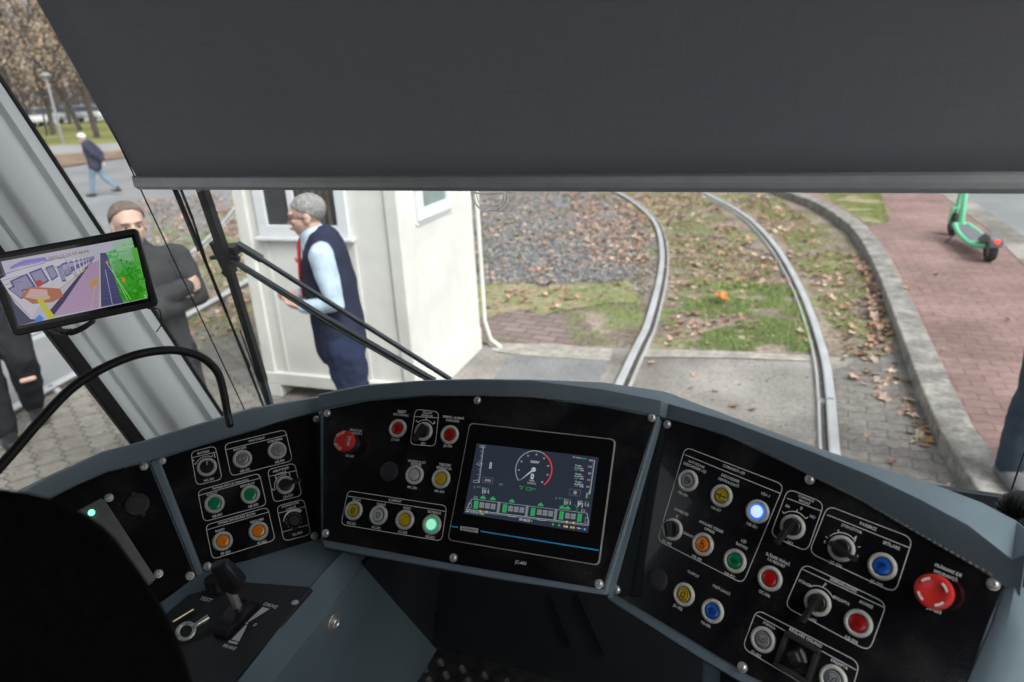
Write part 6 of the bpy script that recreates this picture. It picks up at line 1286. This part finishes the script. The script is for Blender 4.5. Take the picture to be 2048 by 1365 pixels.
person((vl.x-.02, 3.05, 0), math.radians(-60), 'grey haired man in glasses, navy vest and pale blue shirt before the white kiosk', Jv, [
    ('trousers', M['navyt'], w_trous(1.2, .018), dict(disp=.035)), ('shirt', M['shirt'], w_jack(.006, -.02, True, 1., False, 1.22), dict(disp=.010, ds=.05)), ('shirt_collar', M['shirt'], scol, dict(vox=.008, disp=0)),
    ('vest', M['navy'], w_jack(.032, .045, False, 1.0, False), dict(disp=.012, ds=.07)), ('vest_collar', cloth('blue_collar', (.07, .09, .20)), vcollar, dict(vox=.008, disp=0)), ('tie', M['redcloth'], tie, dict(vox=.006, disp=0)), ('glasses', M['black'], glasses, dict(solid=1)), ('badge', M['redcloth'], logo, dict(vox=.004, disp=0)), ('shoes', M['shoe'], w_shoes(), dict(disp=0))], vox=.0065)
# man in the wool coat with folded arms
Jc = joints(1.70, elL=V((.245, -.07, 1.19)), elR=V((-.24, -.06, 1.15)), wrL=V((-.05, -.235, 1.19)), wrR=V((.12, -.20, 1.27)), hdL=V((-1, .25, .35)), hdR=V((1, .25, .1)), pnL=V((0, 1, 0)), pnR=V((0, 1, 0)), curl=.5, recede=1, hair=.003, hairmat=M['haird'], hpitch=.05)
def coatf(bm, leg, foot, arm, torso, J, TH):
    w_jack(.018, 0, False, 1.0, True, 1.)(bm, leg, foot, arm, torso, J, TH)
    loft(bm, [V((0, 0, 1.2)), V((0, 0, .95)), V((0, .01, .62)), V((0, .01, .42))], [(.168, .135), (.18, .14), (.20, .16), (.21, .17)], 20)
    loft(bm, [J['neck']+V((.1, .02, -.06)), J['neck']+V((0, .06, .03)), J['neck']+V((-.1, .02, -.06))], .03, 10)
def csleeve(bm, leg, foot, arm, torso, J, TH):
    for s in 'LR': arm(bm, s, 1.35, .012, 1.12)
ml = EYE + ray(283, 560)*3.55
person((ml.x, ml.y, 0), math.radians(62), 'short haired man in a long charcoal wool coat with folded arms behind the windscreen pillar', Jc, [('trousers', M['blackcloth'], w_trous(), {}), ('coat', M['coat'], coatf, dict(disp=.022, ds=.08)), ('sleeves', M['coat'], csleeve, dict(disp=.014, ds=.05)), ('shoes', M['shoe'], w_shoes(), dict(disp=0))])
# man with torn trousers seen through the side window
Jt = joints(1.8, kneeL=V((.10, -.12, .52)), ankleL=V((.11, .06, .12)), kneeR=V((-.10, -.06, .5)), ankleR=V((-.10, -.20, .085)), hair=.003, hairmat=M['haird'])
def skinp(bm, leg, foot, arm, torso, J, TH): loft(bm, [J['kneeL']+V((-.04, -.05, -.14)), J['kneeL']+V((.04, -.05, -.14))], [(.02, .014), (.02, .014)], 10, ref=V((0, 0, 1))); loft(bm, [J['ankleL']+V((0, 0, .02)), J['ankleL']+V((0, 0, .08))], .062, 10)
tl = atz(60, 850, 0)
person((-5.02, 2.74, 0), math.radians(65), 'person in black clothes with trousers torn at the knee, walking over the side track', Jt, [('trousers', M['blackcloth'], w_trous(1.28, .022), dict(disp=.03)), ('bare_skin', M['skin'], skinp, dict(vox=.008, disp=0)), ('jacket', M['blackcloth'], w_jack(.035, .1), dict(disp=.03)), ('shoes', M['shoe'], w_shoes(.012), dict(disp=0))])
# white haired pedestrian
Jp = joints(1.70, head=V((0, -.17, 1.56)), neck=V((0, -.08, 1.44)), chest=V((0, -.04, 1.21)), shL=V((.18, -.05, 1.39)), shR=V((-.18, -.05, 1.39)), elL=V((.22, .14, 1.14)), elR=V((-.22, .14, 1.14)), wrL=V((.05, .22, .95)), wrR=V((-.04, .22, .93)), hdL=V((-.4, .3, -.5)), hdR=V((.4, .3, -.5)), kneeL=V((.08, -.12, .50)), ankleL=V((.08, -.20, .085)), kneeR=V((-.08, .10, .52)), ankleR=V((-.08, .42, .16)), hpitch=.25, hair=.016, hairmat=M['hairw'])
q = hit(205, 392); person((q.x, q.y, 0), math.radians(-60), 'white haired person in a navy jacket and light jeans walking with hands behind the back', Jp, [('trousers', M['jeans'], w_trous(1.05, .008), dict(disp=.01, vox=.016)), ('jacket', M['jacket'], w_jack(.035, .06), dict(disp=.02, vox=.016)), ('shoes', M['shoe'], w_shoes(), dict(disp=0, vox=.014))], vox=.012)
# person at the right edge
Jr = joints(1.78, kneeL=V((.12, -.03, .5)), kneeR=V((-.17, -.04, .5)), ankleR=V((-.22, -.03, .085)), elR=V((-.25, .0, 1.13)), wrR=V((-.24, -.12, .90)), hair=.004, hairmat=M['haird'])
person((1.34, 3.80, .118), math.radians(12), 'person in dark jeans and grey shoes on the red pavement at the right edge', Jr, [('trousers', M['djeans'], w_trous(1.3, .02), dict(disp=.02)), ('jacket', M['blackcloth'], w_jack(.035, .05), dict(disp=.02)), ('shoes', M['gshoe'], w_shoes(.012), dict(disp=0))])

# ------------------------------------------------------------ scooter
M['mint'] = mat('mint_paint', (.17, .62, .36), .4, var=.05); M['deck'] = mat('grey_deck', (.16, .16, .18), .8); M['tyre'] = mat('tyre', (.02, .02, .022), .7); M['tail'] = mat('tail_light', (.8, .05, .04), .3, emis=(1, .05, .03), es=1.4)
ra_, fa_ = atz(1977, 523, .12), atz(1903, 470, .12); ang = math.atan2(fa_.y-ra_.y, fa_.x-ra_.x)
scr = tag(empty('scooter', (ra_.x, ra_.y, .12), ang-math.pi/2), 'mint green electric scooter with lit red tail light parked on the red pavement', 'scooter')
WB = (fa_-ra_).length
def cpart(nm, bm, m, **k): return bobj(nm, bm, m, scr, **k)
def wheel(y, R, w_):
    bm = bmesh.new(); lathe(bm, [(R*.55, -w_*.35), (R*.62, -w_*.5), (R*.9, -w_*.5), (R, -w_*.25), (R, w_*.25), (R*.9, w_*.5), (R*.62, w_*.5), (R*.55, w_*.35)], V((0, y, R)), V((0, 1, 0)), V((0, 0, 1)), V((1, 0, 0)), 28); t_ = cpart('tyre', bm, M['tyre'], smooth=40)
    bm = bmesh.new(); lathe(bm, [(0, -w_*.42), (R*.2, -w_*.42), (R*.58, -w_*.3), (R*.58, w_*.3), (R*.2, w_*.42), (0, w_*.42)], V((0, y, R)), V((0, 1, 0)), V((0, 0, 1)), V((1, 0, 0)), 28); cpart('rim', bm, M['deck'], smooth=40)
wheel(0, .125, .075); wheel(WB, .14, .065)
bm = bmesh.new()
for s in (-1, 1): loft(bm, spline([(s*.05, .04, .16), (s*.055, .16, .13), (s*.115, .30, .13), (s*.11, .75, .15), (s*.07, WB-.30, .19)], 5), .028, 12)
loft(bm, [(-.11, .30, .14), (.11, .30, .14)], .022, 10); loft(bm, [(-.07, WB-.3, .19), (.07, WB-.3, .19)], .026, 10)
cpart('frame', bm, M['mint'], smooth=60)
bm = bmesh.new(); prism(bm, [V(p) for p in ((-.1, .32, .10), (.1, .32, .10), (.1, .78, .12), (.06, WB-.32, .14), (-.06, WB-.32, .14), (-.1, .78, .12))], V((0, 0, .055))); cpart('deck', bm, M['deck'], bevel=.01)
bm = bmesh.new(); prism(bm, [V((-.065, y, z)) for y, z in ((-.14, .17), (-.15, .26), (-.08, .30), (.10, .29), (.28, .19), (.20, .15), (.06, .2), (-.06, .22))], V((.13, 0, 0))); cpart('rear_fender', bm, M['deck'], bevel=.015)
bm = bmesh.new(); lathe(bm, [(0, .012), (.022, .01), (.024, 0)], V((0, -.149, .245)), V((1, 0, 0)), V((0, 0, 1)), V((0, -1, 0)), 20); cpart('tail_light', bm, M['tail'], smooth=40)
bm = bmesh.new(); loft(bm, [(0, WB-.30, .19), (0, WB-.26, .5), (0, WB-.16, 1.05)], [.034, .03, .026], 14); loft(bm, [(0, WB-.16, 1.02), (0, WB-.02, .30)], .022, 10)
for s in (-1, 1): bar(bm, V((s*.055, WB, .14)), V((s*.05, WB-.03, .36)), .05, .016, V((0, 1, 0)))
bar(bm, V((-.06, WB-.03, .35)), V((.06, WB-.03, .35)), .06, .03, V((0, 1, 0))); cpart('stem', bm, M['mint'], smooth=50)
bm = bmesh.new(); loft(bm, spline([(-.27, WB-.20, 1.12), (-.1, WB-.14, 1.14), (.1, WB-.14, 1.14), (.27, WB-.20, 1.12)], 4), .014, 10); cpart('handlebar', bm, M['black'], smooth=60)
bm = bmesh.new(); loft(bm, [(-.06, WB-.42, .12), (-.19, WB-.50, 0.01)], .009, 8); cpart('kickstand', bm, M['steeldark'], smooth=60)

# ------------------------------------------------------------ far left: trees, lamp, cars
M['twig'] = mat('twigs', (.13, .09, .075), .9)
M['foliage'] = vmat('autumn_leaf_colour', .8)
AUT = [(.50, .33, .20), (.56, .36, .18), (.44, .33, .24), (.58, .44, .30), (.45, .40, .34)]  # autumn leaf tones, lightened towards grey-brown to stand in for haze
def treemesh(seed, H, thin, nleaf):
    rnd = random.Random(seed); tb = bmesh.new(); tips = []
    def br(p, d, L_, r, lv):
        n = 5; pts = [p]
        for k in range(n): d = (d + V((rnd.uniform(-.13, .13), rnd.uniform(-.13, .13), .05 if lv else .0))).normalized(); pts.append(pts[-1]+d*L_/n)
        loft(tb, pts, [r*(1-.6*k/n) for k in range(n+1)], 7 if lv < 2 else 4, caps=False)
        if lv >= 2: tips.extend(pts[2:])
        if lv < 3:
            m_ = (9, 5, 4)[lv]
            for k in range(m_):
                t = rnd.uniform(.35 if lv == 0 else .25, 1); i = min(int(t*n), n-1); a = rnd.uniform(0, 6.28); up = rnd.uniform(.5, 1.2)
                dd_ = (V((math.cos(a), math.sin(a), up)) + d*.4).normalized(); br(pts[i], dd_, L_*rnd.uniform(.32, .5)*(1 if lv else .85), r*.42*(1-.5*t)+.006, lv+1)
    br(V((0, 0, -.1)), V((rnd.uniform(-.06, .06), rnd.uniform(-.06, .06), 1)), H*.78, thin, 0)
    tm = bpy.data.meshes.new('trunk'); tb.to_mesh(tm); tb.free(); tm.materials.append(M['trunk'])
    vs, fs, cs = [], [], []
    for _ in range(nleaf):
        p = rnd.choice(tips) + V((rnd.gauss(0, .35), rnd.gauss(0, .35), rnd.gauss(0, .3))); s = rnd.uniform(.035, .09); a = V((rnd.uniform(-1, 1), rnd.uniform(-1, 1), rnd.uniform(-1, 1))).normalized(); b = a.orthogonal().normalized(); i = len(vs)
        vs += [p-a*s-b*s*.6, p+a*s-b*s*.6, p+a*s*.8+b*s*.6, p-a*s*.8+b*s*.6]; fs.append((i, i+1, i+2, i+3)); c = rnd.choice(AUT); k = rnd.uniform(.7, 1.2); cs.append(tuple(q*k for q in c))
    me = bpy.data.meshes.new('crown'); me.from_pydata(vs, [], fs); at = me.color_attributes.new('col', 'FLOAT_COLOR', 'CORNER'); buf = []
    for p, c in zip(me.polygons, cs): buf += [c[0], c[1], c[2], 1.]*p.loop_total
    at.data.foreach_set('color', buf); me.materials.append(M['foliage']); return tm, me
TM = [treemesh(3, 14, .22, 700), treemesh(5, 12, .17, 500), treemesh(9, 15, .28, 750), treemesh(11, 9, .08, 500)]
def tree(P, k, s, rz, label, group=None):
    r = empty('tree', P, rz); r.scale = (s, s, s); tag(r, label, 'tree', group)
    for nm, me in zip(('trunk', 'crown'), TM[k]): o = bpy.data.objects.new(nm, me); col.objects.link(o); o.parent = r
random.seed(21)
tree(hit(94, 273), 3, .9, .4, 'thin crooked tree nearest the street lamp, on its left'); tree(hit(107, 271), 1, 1., 1.2, 'dark trunked tree standing right beside the street lamp')
tree(hit(162, 262), 1, .9, 3.0, 'slim tree standing on the lawn above the white haired pedestrian'); tree(hit(196, 277), 0, .85, 2.2, 'tree on the lawn beside the edge of the roller blind')
tree(hit(40, 246), 2, 1.0, 5.0, 'thick trunked tree rising along the windscreen pillar')
GRP = 'autumn trees behind the parking lot'; LBL = 'thin autumn tree with brown leaves in the row behind the parking lot'
ORD = 'first second third fourth fifth sixth seventh eighth ninth tenth eleventh twelfth thirteenth fourteenth fifteenth sixteenth seventeenth eighteenth'.split()
for i in range(18):
    u = -60+i*17+random.uniform(-7, 7); d0 = EYE+ray(u, 228)*1; d0 = V((d0.x, d0.y, 0)).normalized(); dist = random.uniform(84, 120); P = d0*dist; P.z = gz(P.x, P.y); tree(P, random.choice([0, 1, 2]), random.uniform(1.0, 1.5), random.uniform(0, 6), 'autumn tree in the row behind the parking lot, %s from the left' % ORD[i], GRP)
for i in range(6):
    u = [5, 30, 62, 135, 178, 215][i]; d0 = EYE+ray(u, 228)*1; d0 = V((d0.x, d0.y, 0)).normalized(); P = d0*random.uniform(66, 74); P.z = gz(P.x, P.y); tree(P, i % 3, random.uniform(.8, 1.1), i*1.3, 'slender orange leaved tree before the parking lot, %s from the left' % ORD[i], 'slender trees along the parking lot')
M['hedge'] = mat('far_bushes', (.12, .105, .085), .95, c2=(.22, .18, .14), scale=.6)
d0 = V((ray(110, 228).x, ray(110, 228).y, 0)).normalized(); sd = V((-d0.y, d0.x, 0)); vs, fs, cs = [], [], []
for _ in range(13000):
    P = d0*random.uniform(122, 128) + sd*random.uniform(-190, 70); z = gz(P.x, P.y)+random.random()**1.6*(5+2*noise.noise(V((P.x*.08, P.y*.08, 0)))); s = random.uniform(.2, .55); a = V((random.uniform(-1, 1), random.uniform(-1, 1), random.uniform(-1, 1))).normalized(); b = a.orthogonal(); c0 = V((P.x, P.y, z)); i = len(vs)
    vs += [c0-a*s-b*s, c0+a*s-b*s, c0+a*s+b*s, c0-a*s+b*s]; fs.append((i, i+1, i+2, i+3)); g = random.choice([(.22, .17, .14), (.28, .20, .14), (.17, .16, .14), (.35, .24, .15), (.30, .28, .27)]); cs.append(g)
tag(colmesh('distant_thicket', vs, fs, cs, M['foliage']), 'distant brown thicket of bushes and bare trees behind the parking lot', 'thicket', kind='stuff')
# street lamp
M['galv'] = mat('galvanised_pole', (.34, .34, .36), .5, metal=.3)
P = hit(127, 289); lm = tag(empty('street_lamp', P), 'grey street lamp post with a small round head among the trees', 'street lamp')
bm = bmesh.new(); loft(bm, [(0, 0, 0), (0, 0, 3.75)], [.09, .05], 12); o = bobj('post', bm, M['galv'], lm, smooth=60)
bm = bmesh.new(); lathe(bm, [(0, 3.7), (.15, 3.72), (.32, 3.84), (.28, 3.92), (.1, 3.98), (0, 3.98)], V((0, 0, 0)), V((1, 0, 0)), V((0, 1, 0)), V((0, 0, 1)), 20); bobj('lamp_head', bm, M['galv'], lm, smooth=60)
# parked cars
M['carw'] = mat('white_car_paint', (.75, .76, .78), .25, coat=.5, var=.02); M['carg'] = mat('grey_car_paint', (.28, .30, .33), .3, coat=.5); M['carglass'] = mat('car_glass', (.04, .05, .06), .1)
def car(P, rz, m, label):
    r = tag(empty('parked_car', P, rz), label, 'car'); bm = bmesh.new()
    prism(bm, [V((-.88, y, z)) for y, z in ((-2.1, .35), (-2.15, .75), (-1.2, .92), (1.3, .95), (2.1, .85), (2.12, .35))], V((1.76, 0, 0))); bobj('body', bm, m, r, bevel=.08, seg=3)
    bm = bmesh.new(); a = [V((-.80, y, z)) for y, z in ((-1.25, .93), (-.45, 1.42), (1.0, 1.44), (1.75, .95))]; b = [V((.80, p.y, p.z)) for p in a]
    for l in (a, b): l[1].x *= .82; l[2].x *= .82
    va = [bm.verts.new(p) for p in a]; vb = [bm.verts.new(p) for p in b]; bm.faces.new(va); bm.faces.new(vb[::-1])
    for k in range(4): bm.faces.new((va[k], vb[k], vb[(k+1) % 4], va[(k+1) % 4]))
    bobj('window', bm, M['carglass'], r, bevel=.03)
    bm = bmesh.new(); box(bm, (-.66, -.4, 1.42), (.66, .98, 1.47)); bobj('roof', bm, m, r, bevel=.02)
    for x in (-.8, .8):
        for y in (-1.35, 1.35): bm = bmesh.new(); lathe(bm, [(0, -.1), (.2, -.1), (.32, -.09), (.33, .09), (.2, .1), (0, .1)], V((x, y, .33)), V((0, 1, 0)), V((0, 0, 1)), V((1, 0, 0)), 20); bobj('wheel', bm, M['tyre'], r, smooth=40)
def carat(u, dist, rz, m, label):
    d0 = V((ray(u, 228).x, ray(u, 228).y, 0)).normalized(); P = d0*dist; P.z = gz(P.x, P.y)+.012; car(P, rz, m, label)
carat(62, 72, 1.2, M['carw'], 'white car parked by the far lot, nearest the windscreen pillar'); carat(86, 76, .6, M['carw'], 'second white car in the far lot, right of the first one')
carat(140, 80, 1.0, M['carg'], 'grey car in the far lot, behind the slim tree trunks'); carat(183, 79, 1.5, M['carw'], 'pale car in the far lot, close to the edge of the roller blind')
